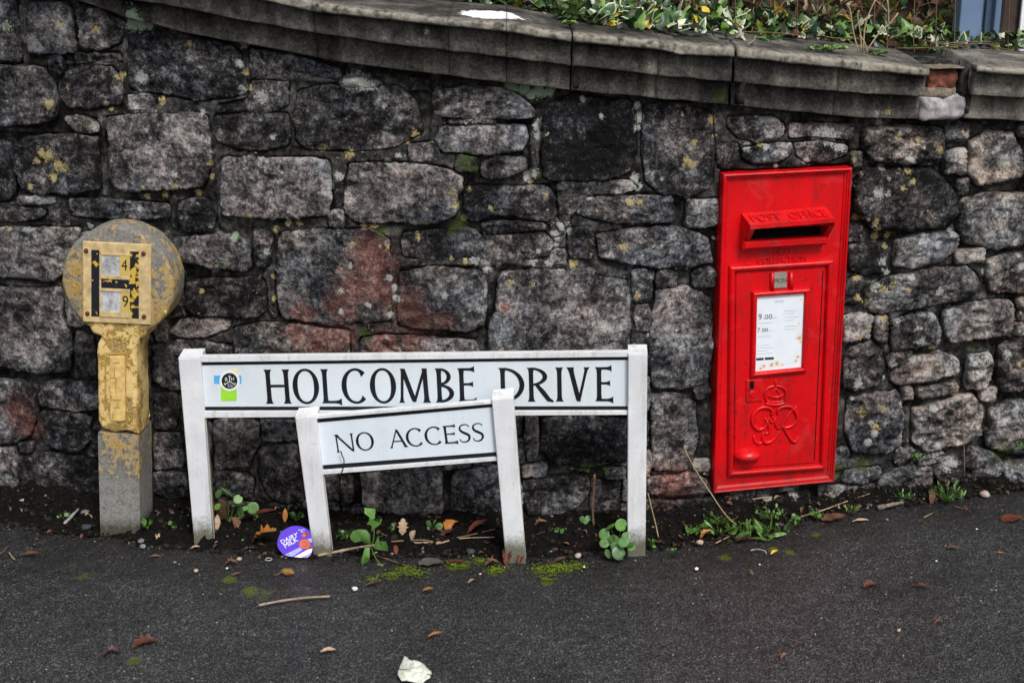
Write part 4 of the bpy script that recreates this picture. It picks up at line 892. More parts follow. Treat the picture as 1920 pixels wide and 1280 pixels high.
M_TILE = plain('yellow_number_tile', (.58, .42, .11), .5, .4, .1); M_FIBRE = plain('weathered_white_backing', (.42, .43, .45), .9, .2, .45, 70, .6)
def hbar_material():
    m = Mat('black_worn_bar'); a = m.noise(55, 4, .6, .5); c = m.mix(m.ramp(m.math('ADD', a, m.math('SUBTRACT', m.attr('paint', True), .5)), [(.545, 0), (.56, 1)]), (.010, .011, .018), (.62, .40, .06))
    return m.done(c, .5, None, .4)
M_HBAR = hbar_material()
MP = Plane((on_ground(186, 1000)[0], -.052, 0), -.06, -.06)
K_ROOT = thing('hydrant_marker_post', MP.pt(.06, 0, -.06), 'round-headed concrete hydrant marker with flaking yellow paint and letter H plate', 'marker post')
fu, fv = MP.px(220, 530); R = .5*(MP.px(325, 530)[0]-MP.px(114, 530)[0])
sl, sr, zc = MP.px(181, 700)[0], MP.px(256.5, 700)[0], MP.px(220, 811)[1]
out = []
for a in np.linspace(-58, 238, 60):
    out.append((fu+R*math.cos(math.radians(a)), fv+R*math.sin(math.radians(a))))
# neck and shaft, left then right (counter-clockwise order)
nl = [(out[-1][0]+.008, out[-1][1]-.018), (sl+.012, fv-R*1.02), (sl+.004, fv-R*1.14), (sl+.0005, fv-R*1.3)]
nr_ = [(sr-.0005, fv-R*1.3), (sr+.004, fv-R*1.14), (sr+.012, fv-R*1.02), (out[0][0]-.008, out[0][1]-.018)]
cx_ = [(sl, zc+.03), (sl+.006, zc+.010), (sl+.02, zc+.004), (sl+.05, zc-.003), (sl+.075, zc+.006), (sr-.012, zc+.002), (sr, zc+.0)]
shape = out+nl+cx_+nr_
# denser outline
dens = []
for i in range(len(shape)):
    a, b = np.array(shape[i]), np.array(shape[(i+1) % len(shape)]); k = max(1, int(np.linalg.norm(b-a)/.006))
    dens += [a+(b-a)*t/k for t in range(k)]
dens = [tuple(q) for q in dens]; n = len(dens); nn = np.array([[*q, 0] for q in dens])
dens = [tuple(np.array(q)+.0012*np.array([x_, y_])) for q, x_, y_ in zip(dens, vnoise(nn, 60, 3), vnoise(nn, 60, 4))]
TH = .120; rings = [(.010, 0.0), (.005, -.0015), (.0015, -.006), (0, -.014), (0, -.06), (0, -TH+.02), (.004, -TH+.006), (.012, -TH)]
cen = np.array([fu, fv]); V = []; F = []
for ins, d in rings:
    pg = inset(dens, ins) if ins else dens
    for (u, v), (u0, v0) in zip(pg, dens):
        low = v0 < fv-R*1.05; dd = d
        q = (u0 if low and abs(u0-(sl+sr)/2) < 0 else u, max(v, zc-.004) if low else v); V.append(MP.pt(q[0], q[1], dd))
for k in range(len(rings)-1):
    for i in range(n): j = (i+1) % n; F.append([k*n+i, k*n+j, (k+1)*n+j, (k+1)*n+i][::-1])
F.append(list(range(n))); F.append([(len(rings)-1)*n+i for i in range(n)][::-1])
hd = mesh_obj('post_head', V, F, M_MARK, K_ROOT, True); hd['paint'] = .50
hd.data.set_sharp_from_angle(angle=math.radians(38))
bmk = MB(); bl_, br_ = MP.px(184, 900)[0], MP.px(257, 900)[0]; ch_ = .010
base_poly = [(bl_+ch_, 0), (br_-ch_, 0), (br_+.001, 0), (br_, 0)]
prof = [(sl-.001, 0.0), (sr-.014, .002), (sr-.002, -.012), (sr, -TH), (sl, -TH)]
rows = [(-.08, 1.0), (.0, 1.0), (.06, 1.0), (.12, 1.0), (.18, 1.0), (zc-.02, 1.0), (zc-.004, .985), (zc-.0035, .9)]
V = []; F = []
for zz, sc in rows:
    for u, d in prof: V.append(MP.pt((sl+sr)/2+(u-(sl+sr)/2)*sc, zz, -TH/2+(d+TH/2)*sc))
m_ = len(prof)
for k in range(len(rows)-1):
    for i in range(m_): j = (i+1) % m_; F.append([k*m_+i, k*m_+j, (k+1)*m_+j, (k+1)*m_+i])
F.append([(len(rows)-1)*m_+i for i in range(m_)])
bo = tag(mesh_obj('post_base', V, F, M_MARK, K_ROOT), 'bare grey concrete foot below the crack'); bo['paint'] = .40
# recessed panel with raised, painted-over characters
rp = [MP.px(*q) for q in ((199, 790), (235, 790), (235, 663), (197, 663))]
M_NEWP = plain('thick_cream_yellow_paint', (.66, .46, .17), .6, .35, .3, 50, .5); M_GROOVE = plain('shadowed_groove_paint', (.42, .27, .07), .8, .3, .3, 60, .4)  # darker ochre puts groove shade into the colour; also colours the raised marks
pan = mesh_obj('name_panel', *prism(MP, [MP.px(*q) for q in ((207, 789), (235, 788), (234, 667), (206, 667))], -.002, .003, .0015), M_NEWP, K_ROOT)
for x0, y0, x1, y1 in ((197, 661, 237, 664.5), (196, 664, 199.5, 770), (234.5, 668, 237, 780)): mesh_obj('groove_shade', *prism(MP, pq(MP, x0, y0, x1, y1), -.002, .0012, .0004), M_GROOVE, K_ROOT)
for x0, y0, x1, y1 in ((214, 678, 225, 680), (214, 690, 216, 705), (207, 706, 217, 708.5), (217, 708, 219, 738), (208, 741, 211, 746), (208, 747, 228, 749.5), (213, 762, 226, 764), (221, 755, 223, 763), (211, 772, 213, 785), (216, 787, 230, 789)):
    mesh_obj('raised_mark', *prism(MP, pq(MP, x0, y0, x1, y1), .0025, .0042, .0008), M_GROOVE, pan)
# the plate
pc = [MP.px(*q, .006) for q in ((155.6, 603), (282, 609), (283, 459), (154.4, 452.5))]
pt_ = tag(mesh_obj('plate', *prism(MP, pc, -.004, .0065, .0015), M_MPLATE, K_ROOT), 'square cream plate with black letter H')
def pbar(name, x0, y0, x1, y1, d, mat, parent, sl_=.04):
    q = lambda x, y: MP.px(x, y+(x-218)*.045, d)
    return mesh_obj(name, *prism(MP, [q(x0, y1), q(x1, y1), q(x1, y0), q(x0, y0)], .003, d, .0004), mat, parent)
for x0, y0, x1, y1, pv in ((171, 470.5, 186, 595, .40), (243.5, 470, 260, 595.5, .52), (189.6, 524.5, 243.5, 541, .44)):
    o = pbar('letter_bar', x0, y0, x1, y1, .0075, M_HBAR, pt_); o['paint'] = pv
for x0, y0, x1, y1 in ((187, 472.5, 190, 518), (187, 475.5, 243, 479.5), (187, 517, 243, 523.5), (187, 541.5, 243.5, 547), (187, 585, 243.5, 595)): pbar('frame_bar', x0, y0, x1, y1, .0090, M_MPLATE, pt_)
pbar('backing', 190, 479.5, 224, 517, .0068, M_FIBRE, pt_); pbar('backing', 190, 547, 226, 585, .0068, M_FIBRE, pt_)
for ch, x0, y0, x1, y1 in (('4', 224, 478.5, 242, 516.5), ('9', 226.4, 546.5, 243.3, 584.5)):
    t_ = pbar('number_tile', x0, y0, x1, y1, .0082, M_TILE, pt_); cxx = (x0+x1)/2
    put_text('number', t_, MP, ch, (cxx-5.5, y1-9.5), (cxx+5.5, y1-9), (cxx+5.5, y0+8), (cxx-5.5, y0+7.5), .0085, M_BLACK)
for a, b in ((161.5, 470), (269, 475.5), (163.8, 587.6), (270, 593.4)):
    V = []; F = []; u0, v0 = MP.px(a, b, .007)
    for k, (r_, d) in enumerate(((.0062, .0060), (.006, .0085), (.0045, .0105), (.0012, .0112))): V += [MP.pt(u0+r_*math.cos(q*math.pi/6), v0+r_*math.sin(q*math.pi/6), d) for q in range(12)]
    for k in range(3): F += [[k*12+i, k*12+(i+1) % 12, (k+1)*12+(i+1) % 12, (k+1)*12+i] for i in range(12)]
    F.append(list(range(36, 48))); mesh_obj('screw', V, F, M_RUST, pt_, True)

# ------------------------------------------------------------------ red wall post box
def red_material():
    m = Mat('red_gloss_paint'); a = m.noise(7, 5, .6); b = m.noise(60, 5, .7); f = m.noise(240, 3, .7); sx = m.n('ShaderNodeSeparateXYZ'); m.t.links.new(m.P(), sx.inputs[0])
    c = m.mix(m.ramp(a, [(.3, 0), (.7, 1)]), (.50, .002, .005), (.68, .003, .007))
    ch = m.math('MULTIPLY', m.ramp(b, [(.60, 0), (.66, 1)]), m.ramp(a, [(.40, 0), (.56, 1)])); c = m.mix(m.math('MULTIPLY', ch, .9), c, (.07, .012, .012))
    stv = m.noise(22, 5, .7, .3, (1, 1, .16)); c = m.mix(m.math('MULTIPLY', m.ramp(stv, [(.48, 0), (.66, .75)]), m.ramp(b, [(.35, .2), (.6, 1)])), c, (.17, .010, .012))
    fad = m.noise(13, 4, .6, .6); c = m.mix(m.ramp(fad, [(.55, 0), (.75, .35)]), c, (.62, .07, .07))
    gr = m.ramp(m.math('ADD', m.math('MULTIPLY', sx.outputs[2], -3.2), m.math('ADD', m.math('MULTIPLY', b, .7), m.math('MULTIPLY', a, .5))), [(.05, 0), (.50, .65)])
    c = m.mix(gr, c, (.16, .012, .012))
    bb = m.bump(m.noise(26, 3), .22, .004); bb = m.bump(b, .25, .0016, bb); bb = m.bump(f, .12, .0010, bb); return m.done(c, m.ramp(b, [(.3, .22), (.7, .42)]), bb, .32)
M_RED = red_material(); M_DARK = plain('opening_shade', (.004, .004, .004), .9, .1, .2); M_TAB = plain('grey_metal_tablet', (.33, .31, .28), .45, .5, .12, 50, 0, .3)  # M_DARK: black in place of the shade inside slot, keyhole and door gap
B = BOXP
X_ROOT = thing('wall_post_box', B.pt(BOX_W/2, 0, -.02), 'tall red cast iron post box set into the stone wall', 'post box')
def bx(*c, d=0.0): return [B.px(*q, d) for q in c]
full_q = [(0, 0), (BOX_W, 0), (BOX_W, BOX_H), (0, BOX_H)]
# back plate, flange frame of stepped mouldings
def frame(name, outer, inner, prof, mat, parent):
    """picture-frame moulding: prof = list of (t from outer to inner, depth)"""
    V, F = [], []
    for t, d in prof: V += [B.pt(*(np.array(o)+(np.array(i)-np.array(o))*t), d) for o, i in zip(outer, inner)]
    for k in range(len(prof)-1):
        for i in range(4): j = (i+1) % 4; F.append([k*4+i, k*4+j, (k+1)*4+j, (k+1)*4+i])
    return mesh_obj(name, V, F, mat, parent)
inner_q = inset(full_q, .020)
mesh_obj('back_plate', *prism(B, inset(full_q, .017), -.05, .0), M_RED, X_ROOT)
frame('flange', full_q, inner_q, [(0, -.05), (0, .010), (.06, .014), (.22, .0155), (.34, .014), (.38, .010), (.52, .0095), (.60, .006), (.85, .003), (1, -.002)], M_RED, X_ROOT)
dq = bx((1368, 886), (1541, 873), (1555, 491), (1371, 503))
def bead(name, q, wd, h, d0, mat, parent, seg=7):
    o_ = inset(q, -wd/2); i_ = inset(q, wd/2); prof = [(0, d0-.002)]+[(.5-.5*math.cos(math.pi*k/seg), d0+h*math.sin(math.pi*k/seg)**.7) for k in range(0, seg+1)]+[(1, d0-.002)]
    ob = frame(name, o_, i_, prof, mat, parent); return ob
bead('door_surround', dq, .017, .014, 0, M_RED, X_ROOT)
door = tag(mesh_obj('door', *prism(B, inset(dq, .013), -.002, .004, .0015), M_RED, X_ROOT), 'red door with notice frame, lock and royal cypher')
mesh_obj('door_gap_shade', *prism(B, bx((1525, 862), (1526.8, 862), (1542.8, 507), (1541, 507)), .0, .0043), M_DARK, door)  # black strip laid on the door stands for the shade in its gap
# hood over the slot
HD = .062
tl, tr, br, bl2 = B.px(1390, 400), B.px(1549, 387.5), B.px(1566, 410, HD), B.px(1407, 422.5, HD)
lowl, lowr = B.px(1384, 461), B.px(1552, 449); t_ = .006
def P_(q, d): return B.pt(q[0], q[1], d)
V = [P_(tl, 0), P_(tr, 0), P_(br, HD), P_(bl2, HD),            # sloping top
     P_((bl2[0], bl2[1]-.011), HD), P_((br[0], br[1]-.011), HD),  # front lip
     P_((tl[0], lowl[1]), 0), P_((tr[0], lowl[1]), 0)]
zlip = bl2[1]-.011
# cheeks run from the lip back down to the sill
sill = lowl[1]+.018
V += [P_((bl2[0], sill), .026), P_((br[0], sill), .026)]
hood = MB().add(V, [[0, 3, 2, 1], [3, 4, 5, 2], [0, 6, 8, 4, 3], [1, 2, 5, 9, 7]])
ci = .014
V2 = [P_((bl2[0]+ci, zlip), HD-.001), P_((br[0]-ci, zlip), HD-.001), P_((br[0]-ci, sill), .0255), P_((bl2[0]+ci, sill), .0255), P_((bl2[0], zlip), HD), P_((br[0], zlip), HD), P_((br[0], sill), .026), P_((bl2[0], sill), .026),
      P_((bl2[0]+ci, zlip), .001), P_((br[0]-ci, zlip), .001), P_((br[0]-ci, sill), .001), P_((bl2[0]+ci, sill), .001)]
hood.add(V2, [[4, 7, 3, 0], [1, 2, 6, 5], [0, 3, 11, 8], [1, 9, 10, 2], [4, 0, 1, 5], [0, 8, 9, 1]])
ho = tag(hood.build('hood', M_RED, X_ROOT), 'sloping hood over the letter slot')
mesh_obj('sill', *prism(B, [(tl[0]-.002, lowl[1]-.006), (br[0]-.004, lowl[1]-.006), (br[0]-.004, sill), (tl[0]-.002, sill)], 0, .030, .006), M_RED, ho)
mesh_obj('slot', *prism(B, [(bl2[0]+ci-.001, sill+.0005), (br[0]-ci+.001, sill+.0005), (br[0]-ci+.001, zlip), (bl2[0]+ci-.001, zlip)], .0005, .0030), M_DARK, ho)  # black plate stands in for the unlit inside of the opening
# raised words on the hood's slope
nh = np.cross(P_(tr, 0)-P_(tl, 0), P_(bl2, HD)-P_(tl, 0)); nh = -nh/np.linalg.norm(nh)
if nh[2] < 0: nh = -nh
A0, A1, A2, A3 = P_(bl2, HD), P_(br, HD), P_(tr, 0), P_(tl, 0)
for wd_, a0, a1 in (('POST', .06, .40), ('OFFICE', .50, .95)):
    Vt, Ft = text_shape(wd_, .05, .008); W = []
    for a, b, z in Vt:
        a = a0+(a1-a0)*a; b = .20+.58*b; W.append(A0*(1-a)*(1-b)+A1*a*(1-b)+A2*a*b+A3*(1-a)*b+nh*(.0003+.0026*z))
    mesh_obj('raised_lettering', W, Ft, M_RED, ho)
put_text('raised_lettering', X_ROOT, B, 'NEXT', (1450, 477.5), (1484, 475.5), (1484, 465), (1450, 467), -.0005, M_RED, .0035)
put_text('raised_lettering', X_ROOT, B, 'COLLECTION', (1419, 494.5), (1511, 487.5), (1511, 476.5), (1419, 483.5), -.0005, M_RED, .0035)
# collection tablet between two small beads
tb = tag(mesh_obj('tablet', *prism(B, bx((1451, 540), (1475, 538.5), (1475.5, 509.5), (1451.5, 511), d=.006), .003, .0065), M_TAB, door), 'grey metal tablet reading MON')
put_text('lettering', tb, B, 'MON', (1452, 531), (1474.5, 529.5), (1474.5, 521), (1452, 522.5), .0068, M_BLACK)
for a, b in ((1446.5, 1446), (1482, 1481)):
    mesh_obj('tablet_rail', *tube([B.pt(*B.px(a, 510), .006), B.pt(*B.px(b, 545), .006)], .0065, 10), M_RED, door, True)
nq = bx((1409.5, 700.5), (1505, 691), (1511, 543.5), (1413, 550.5))
nf = bead('notice_frame', nq, .016, .013, .003, M_RED, door)
def notice_material():
    m = Mat('printed_notice'); a = m.noise(26, 4, .6, .5); b = m.noise(90, 3)
    c = m.mix(m.ramp(a, [(.3, 0), (.7, 1)]), (.70, .77, .84), (.78, .84, .90)); k = m.attr('rust')
    v = m.math('ADD', k, m.math('MULTIPLY', m.math('SUBTRACT', b, .5), .8)); c = m.mix(m.ramp(v, [(.35, 0), (.55, .9)]), c, (.78, .72, .62)); c = m.mix(m.ramp(v, [(.62, 0), (.85, .8)]), c, (.52, .24, .07))
    return m.done(c, .22, None, .5)
M_NOTICE = notice_material(); inn = inset(nq, .0055)
nU = 40; nV = 60; A = [np.array(q) for q in inn]; V = []; rw = []
rs = [(1497, 632, .010), (1500, 640, .006), (1494, 668, .006), (1491, 675, .006), (1430, 686, .008), (1445, 683, .008), (1455, 680, .009), (1424, 690, .006), (1500, 560, .004), (1465, 683, .006), (1497, 605, .005)]
rs = [(*B.px(a, b), r) for a, b, r in rs]
for j in range(nV):
    for i in range(nU):
        a, b = i/(nU-1), j/(nV-1); q = A[0]*(1-a)*(1-b)+A[1]*a*(1-b)+A[2]*a*b+A[3]*(1-a)*b; V.append(B.pt(q[0], q[1], .0062)); rw.append(max([0]+[1-math.hypot(q[0]-x_, q[1]-y_)/(2*r_) for x_, y_, r_ in rs]))
no = tag(mesh_obj('notice', V, grid_faces(nU, nV), M_NOTICE, nf, False, {'rust': rw}), 'white collection notice with rust stains')
M_INK = plain('dark_grey_print', (.035, .035, .045), .5, .3, .1); M_INKL = plain('faint_grey_print', (.45, .50, .57), .5, .3, .1); M_LAV = plain('faded_lavender_print', (.55, .55, .78), .5, .3, .1)
def nsl(x, y): return (x, y-(x-1460)*.062)
def ntext(t, x0, y0, x1, y1, mat): put_text('print', no, B, t, nsl(x0, y1), nsl(x1, y1), nsl(x1, y0), nsl(x0, y0), .0066, mat)
ntext('9', 1422, 586, 1428.5, 597.5, M_INK); ntext('.00', 1431, 588, 1448, 597, M_INK); ntext('7', 1420.5, 612.5, 1425, 621, M_INK); ntext('00', 1429, 613.5, 1440, 620.5, M_INK)
ntext('am', 1450, 593.5, 1457, 596.5, M_INKL); ntext('am', 1441.5, 618, 1447, 620.5, M_INKL)
def npr(name, x0, y0, x1, y1, mat): mesh_obj(name, *prism(B, [B.px(*nsl(a, b), .0062) for a, b in ((x0, y1), (x1, y1), (x1, y0), (x0, y0))], .0060, .0066), mat, no)
npr('print', 1453, 563, 1470, 566.5, M_LAV); npr('badge', 1418, 668.5, 1432, 673, M_INK); npr('badge', 1434, 668.5, 1451, 673, M_INK)
for k, (x0, y, x1) in enumerate([(1420, 603, 1450), (1471, 583, 1494), (1471, 588, 1490), (1471, 595, 1498), (1471, 601, 1488), (1420, 628, 1446), (1471, 612, 1496), (1471, 618, 1492), (1419, 645, 1443), (1419, 650, 1450), (1419, 655, 1440), (1419, 660, 1448)]): npr('print_line', x0, y, x1, y+.9, M_INKL)
# lock
lk = mesh_obj('lock_plate', *prism(B, bx((1397, 752), (1427, 750), (1428, 709), (1398, 711)), .003, .0075, .0015), M_RED, door)
mesh_obj('keyhole_shade', *prism(B, bx((1405.5, 729), (1413.5, 728.5), (1414, 714.5), (1406, 715), d=.0075), .006, .0080), M_DARK, lk)  # black patch on the plate stands for the shade in the hole
mesh_obj('keyhole_cover', *prism(B, disc(B, 1409, 737, 6.3, 18), .007, .0105, .0015), M_RED, lk)
# crown and cypher, cast in relief
def z3(x, y): return (1320+x/3.765, 600+y/3.765)
def relief(name, pts, r, parent, d=.0045, m=5, taper=True):
    q = smooth_path([B.pt(*B.px(*z3(*p_), d), d) for p_ in pts], m); n_ = len(q); rr = [1.35*r*(.72+.28*math.sin(math.pi*i/(n_-1))) if taper else 1.3*r for i in range(n_)]
    return mesh_obj(name, *tube(q, rr, 8), M_RED, parent, True)
cy = mesh_obj('royal_cypher', *tube(smooth_path([B.pt(*B.px(*z3(*p_), .0055), .0055) for p_ in ((478, 668), (482, 640), (455, 618), (405, 618), (358, 650), (338, 700), (352, 750), (390, 772), (432, 752), (448, 705))], 5), .0052, 8), M_RED, door, True)
for pts, r in ((((430, 690), (455, 735), (458, 790), (430, 800)), .0034), (((352, 815), (356, 850), (385, 870), (410, 862)), .0036), (((418, 790), (412, 830), (430, 862), (468, 858), (505, 825), (530, 780)), .0040), (((530, 780), (560, 720), (600, 660), (655, 605)), .0034),
               (((520, 662), (520, 632), (560, 610), (610, 612), (648, 650), (655, 700), (625, 742), (575, 760), (545, 745)), .0042), (((560, 755), (590, 805), (620, 850), (648, 855), (658, 830)), .0042), (((450, 690), (480, 720), (497, 700), (480, 680)), .0026), (((500, 690), (505, 740), (530, 770)), .0028)):
    relief('flourish', pts, r, cy)
cr = relief('crown', ((436, 590), (505, 598), (572, 584)), .0040, door, taper=False)
for pts, r in ((((440, 572), (505, 580), (568, 568)), .0030), (((440, 570), (428, 520), (450, 480), (505, 462)), .0034), (((568, 568), (580, 512), (556, 476), (505, 462)), .0034), (((470, 570), (478, 520), (505, 480)), .0026), (((540, 570), (532, 520), (505, 480)), .0026), (((505, 460), (505, 440), (506, 425)), .0036), (((492, 445), (506, 440), (518, 443)), .0024), (((450, 530), (505, 545), (560, 525)), .0030)):
    relief('crown_arch', pts, r, cr)
V = []; F = []; u0, v0 = B.px(1401, 853, .004); kU, kV = 28, 10
for j in range(kV+1):
    t = j/kV*math.pi/2
    for i in range(kU):
        a = 2*math.pi*i/kU; rx, ry = .040, .023; r_ = math.cos(t); V.append(B.pt(u0+rx*r_*math.cos(a), v0+ry*r_*math.sin(a)*(1.0 if math.sin(a) > 0 else .75), .004+.034*math.sin(t)))
for j in range(kV): F += [[j*kU+i, j*kU+(i+1) % kU, (j+1)*kU+(i+1) % kU, (j+1)*kU+i] for i in range(kU)]
tag(mesh_obj('handle', V, F, M_RED, door, True), 'domed red pull handle')
# ------------------------------------------------------------------ leaves and plants
def leaf_mat(name, c0, c1, rough=.45, spec=.4, sc=40, trans=.15):
    m = Mat(name); n = m.noise(sc, 4, .6); k = m.n('ShaderNodeObjectInfo'); c = m.mix(m.ramp(n, [(.3, 0), (.7, 1)]), c0, c1)
    c = m.mix(1.0, c, m.ramp(k.outputs['Random'], [(0, .7), (1, 1.25)]), 'MULTIPLY')
    return m.done(c, rough, m.bump(n, .25, .003), spec)
def variegated(name):
    m = Mat(name); e = m.attr('rim'); n = m.noise(60, 3); c = m.mix(m.ramp(m.math('ADD', e, m.math('MULTIPLY', m.math('SUBTRACT', n, .5), .9)), [(.45, 0), (.6, 1)]), (.035, .085, .035), (.46, .50, .30))
    return m.done(c, .42, None, .45)
ML = {'ivy': leaf_mat('ivy_green', (.022, .065, .020), (.08, .165, .05), .36), 'ivyd': leaf_mat('ivy_dark_green', (.010, .032, .018), (.03, .075, .035), .42, .4), 'ivyl': leaf_mat('ivy_fresh_green', (.09, .19, .03), (.24, .38, .10), .38), 'var': variegated('ivy_variegated'),
      'yel': leaf_mat('yellow_leaf', (.40, .27, .02), (.58, .46, .08)), 'pale': leaf_mat('pale_cream_leaf', (.38, .40, .28), (.60, .62, .48)), 'orange': leaf_mat('orange_brown_leaf', (.30, .10, .02), (.45, .19, .04)),
      'brown': leaf_mat('brown_dead_leaf', (.07, .035, .02), (.20, .10, .06), .7, .25), 'rust': leaf_mat('rust_red_leaf', (.075, .020, .014), (.16, .045, .028), .55, .3), 'tan': leaf_mat('tan_dead_leaf', (.28, .19, .12), (.48, .36, .25), .7, .25),
      'penny': leaf_mat('pennywort_green', (.045, .12, .035), (.11, .23, .07), .4, .4), 'weed': leaf_mat('weed_green', (.045, .12, .025), (.12, .25, .05), .45, .4), 'grass': leaf_mat('dark_grass', (.03, .075, .012), (.09, .16, .025), .5, .3),
      'purple': leaf_mat('dark_purple_leaf', (.03, .012, .014), (.07, .03, .03), .5, .3), 'grey': leaf_mat('grey_wet_leaf', (.07, .065, .06), (.14, .13, .12), .6, .3), 'white': leaf_mat('white_leaf_underside', (.60, .62, .52), (.80, .82, .74), .75, .2, 26)}
def ivy_shape(v=0):
    o = [(0, -.05), (.16, -.22), (.42, -.14), (.52, .08), (.30, .22), (.26, .46), (0, .92), (-.26, .46), (-.30, .22), (-.52, .08), (-.42, -.14), (-.16, -.22)]
    if v == 1: o = [(x*.8, y*1.08) for x, y in o]
    if v == 2: o = [(0, 0), (.30, -.18), (.50, .10), (.40, .48), (0, .85), (-.40, .48), (-.50, .10), (-.30, -.18)]
    V = [(0, .22, .06)]+[(x*.55, .22+(y-.22)*.55, .05-.10*abs(x)) for x, y in o]+[(x, y, -.12*abs(x)-.10*max(0, y-.4)) for x, y in o]; n = len(o)
    F = [[0, 1+i, 1+(i+1) % n] for i in range(n)]+[[1+i, 1+n+i, 1+n+(i+1) % n, 1+(i+1) % n] for i in range(n)]
    rim = [0]+[.15]*n+[1.0]*n
    return np.array(V), F, rim
def round_shape():
    n = 14; V = [(0, 0, -.10)]; F = []
    for k, r in enumerate((.5, 1.0)):
        for i in range(n):
            a = 2*math.pi*i/n+.22; rr = r*(1+.06*math.cos(a*7))*(.82 if k == 1 and i in (n-1,) else 1); V.append((rr*math.cos(a)*.5, rr*math.sin(a)*.5, (.02 if k == 0 else -.05)))
    F = [[0, 1+i, 1+(i+1) % n] for i in range(n)]+[[1+i, 1+n+i, 1+n+(i+1) % n, 1+(i+1) % n] for i in range(n)]
    return np.array(V), F, [0]*(2*n+1)
def blade_shape(lob=0, wd=.36, curl=.25, seed=0, crumple=.04):
    T = np.linspace(0, 1, 15); V = []; F = []; rim = []
    for t in T:
        wv = wd/2*math.sin(math.pi*min(1, t*.94+.05))**.75*(1+lob*(.5*math.sin(t*26+seed)+.2*math.sin(t*47)))
        for s_ in (-1, -.5, 0, .5, 1):
            x = s_*wv; V.append((x, t, curl*(x*x*2.2/wd)-.5*curl*(t-.5)**2*2)); rim.append(abs(s_))
    V = np.array(V); V[:, 2] += crumple*fbm(V+seed*5.3, 5, 2, seed)
    F = [[r*5+i, r*5+i+1, r*5+i+6, r*5+i+5] for r in range(14) for i in range(4)]
    return V, F, rim
_lm = {}
def leaf_mesh(kind):
    if kind not in _lm:
        if kind.startswith('ivy'): V, F, rim = ivy_shape(int(kind[3:]))
        elif kind == 'round': V, F, rim = round_shape()
        else:
            k = {'oval': (0, .40, .30, 1), 'long': (0, .24, .25, 2), 'lobed': (.55, .52, .45, 3), 'curled': (.15, .55, 1.3, 4), 'scrap': (.4, .45, .8, 5), 'flat': (.12, .55, .08, 6), 'small': (0, .5, .15, 7)}[kind]; V, F, rim = blade_shape(*k)
        me = bpy.data.meshes.new(kind+'_leaf'); me.from_pydata(V.tolist(), [], F); me.polygons.foreach_set('use_smooth', [True]*len(me.polygons))
        me.attributes.new('rim', 'FLOAT', 'POINT').data.foreach_set('value', np.array(rim, np.float32)); me.materials.append(ML['ivy']); _lm[kind] = me
    return _lm[kind]
def put_leaf(name, kind, mat, loc, size, rot, parent=None):
    o = bpy.data.objects.new(name, leaf_mesh(kind)); COL.objects.link(o)
    o.material_slots[0].link = 'OBJECT'; o.material_slots[0].material = ML[mat]
    L = np.array(loc, float)
    if parent is not None: o.parent = parent; L = L-np.array(parent.location)
    o.location = tuple(L); o.scale = (size,)*3; o.rotation_euler = rot
    return o

# ivy and dead growth on the bank
def bank_pt(x, t): return np.array([x, float(wall_y(x))+.13+t, float(bank_h(np.array([x]), np.array([t]))[0])])
IVY = thing('ivy', bank_pt(.7, .2), 'glossy green and cream ivy spreading along the back of the coping', 'ivy')
cand = []
for k in range(2500):
    u = random.random(); x = random.uniform(-.12, 2.1) if random.random() < .72 else random.uniform(-.1, .75); t = .05+abs(random.gauss(0, .15))+.10*float(sstep(.5, 1.2, x))
    if random.random() < .18: t = random.uniform(.2, .75)
    if x < .2 and t < .14-.25*x: t += .12
    lift = random.uniform(.0, .045)+.02*random.random()*(t > .15)
    p = bank_pt(x, t); p[2] = max(p[2], float(cz('tp', x))+.012)+lift
    r = random.random(); mt = 'ivyd' if r < .24 else 'ivy' if r < .50 else 'ivyl' if r < .70 else 'var' if r < .79 else 'pale' if r < .88 else 'yel' if r < .965 else 'brown'
    cand.append((p, random.choice(['ivy0', 'ivy0', 'ivy1', 'ivy2']), mt, random.uniform(.018, .042), (random.gauss(.75, .45), random.gauss(0, .4), random.uniform(-3.1, 3.1))))
for k in range(230):
    x = random.uniform(.12, .62); t = random.uniform(-.13, .10)*float(sstep(.0, .45, x)) if random.random() < .6 else random.uniform(0, .12); p = bank_pt(x, 0); p[1] += t; p[2] = float(cz('tp', x))+.018+random.uniform(.004, .05)*(1 if t > -.02 else .5)
    cand.append((p, random.choice(['ivy0', 'ivy1', 'ivy2']), random.choices(['ivyd', 'ivy', 'ivyl', 'var', 'pale', 'yel'], [3, 4, 4, 2, 1.5, .8])[0], random.uniform(.022, .046), (random.gauss(.7, .4), random.gauss(0, .4), random.uniform(-3.1, 3.1))))
cand.sort(key=lambda q: (0 if q[0][0] < 1.45 else 1, q[0][1]-float(wall_y(q[0][0]))))
from mathutils import Euler
for c in cand[:290]: put_leaf('leaf', c[1], c[2], c[0], c[3], c[4], IVY)
keys = ['ivyd', 'ivy', 'ivyl', 'var', 'pale', 'yel', 'brown']; V, F, MI, RM = [], [], [], []; b = 0
for p, kd, mt, sz, ro in cand[290:]:
    v, f, rim = ivy_shape(int(kd[3:])); R_ = np.array(Euler(ro).to_matrix()); V.append((v*sz)@R_.T+p); F += [[i+b for i in g] for g in f]; MI += [keys.index(mt)]*len(f); RM += rim; b += len(v)
o = mesh_obj('leaf_mass', np.concatenate(V), F, [ML[k] for k in keys], IVY, True, {'rim': RM}); o.data.polygons.foreach_set('material_index', MI); o['kind'] = 'stuff'
mb = MB()
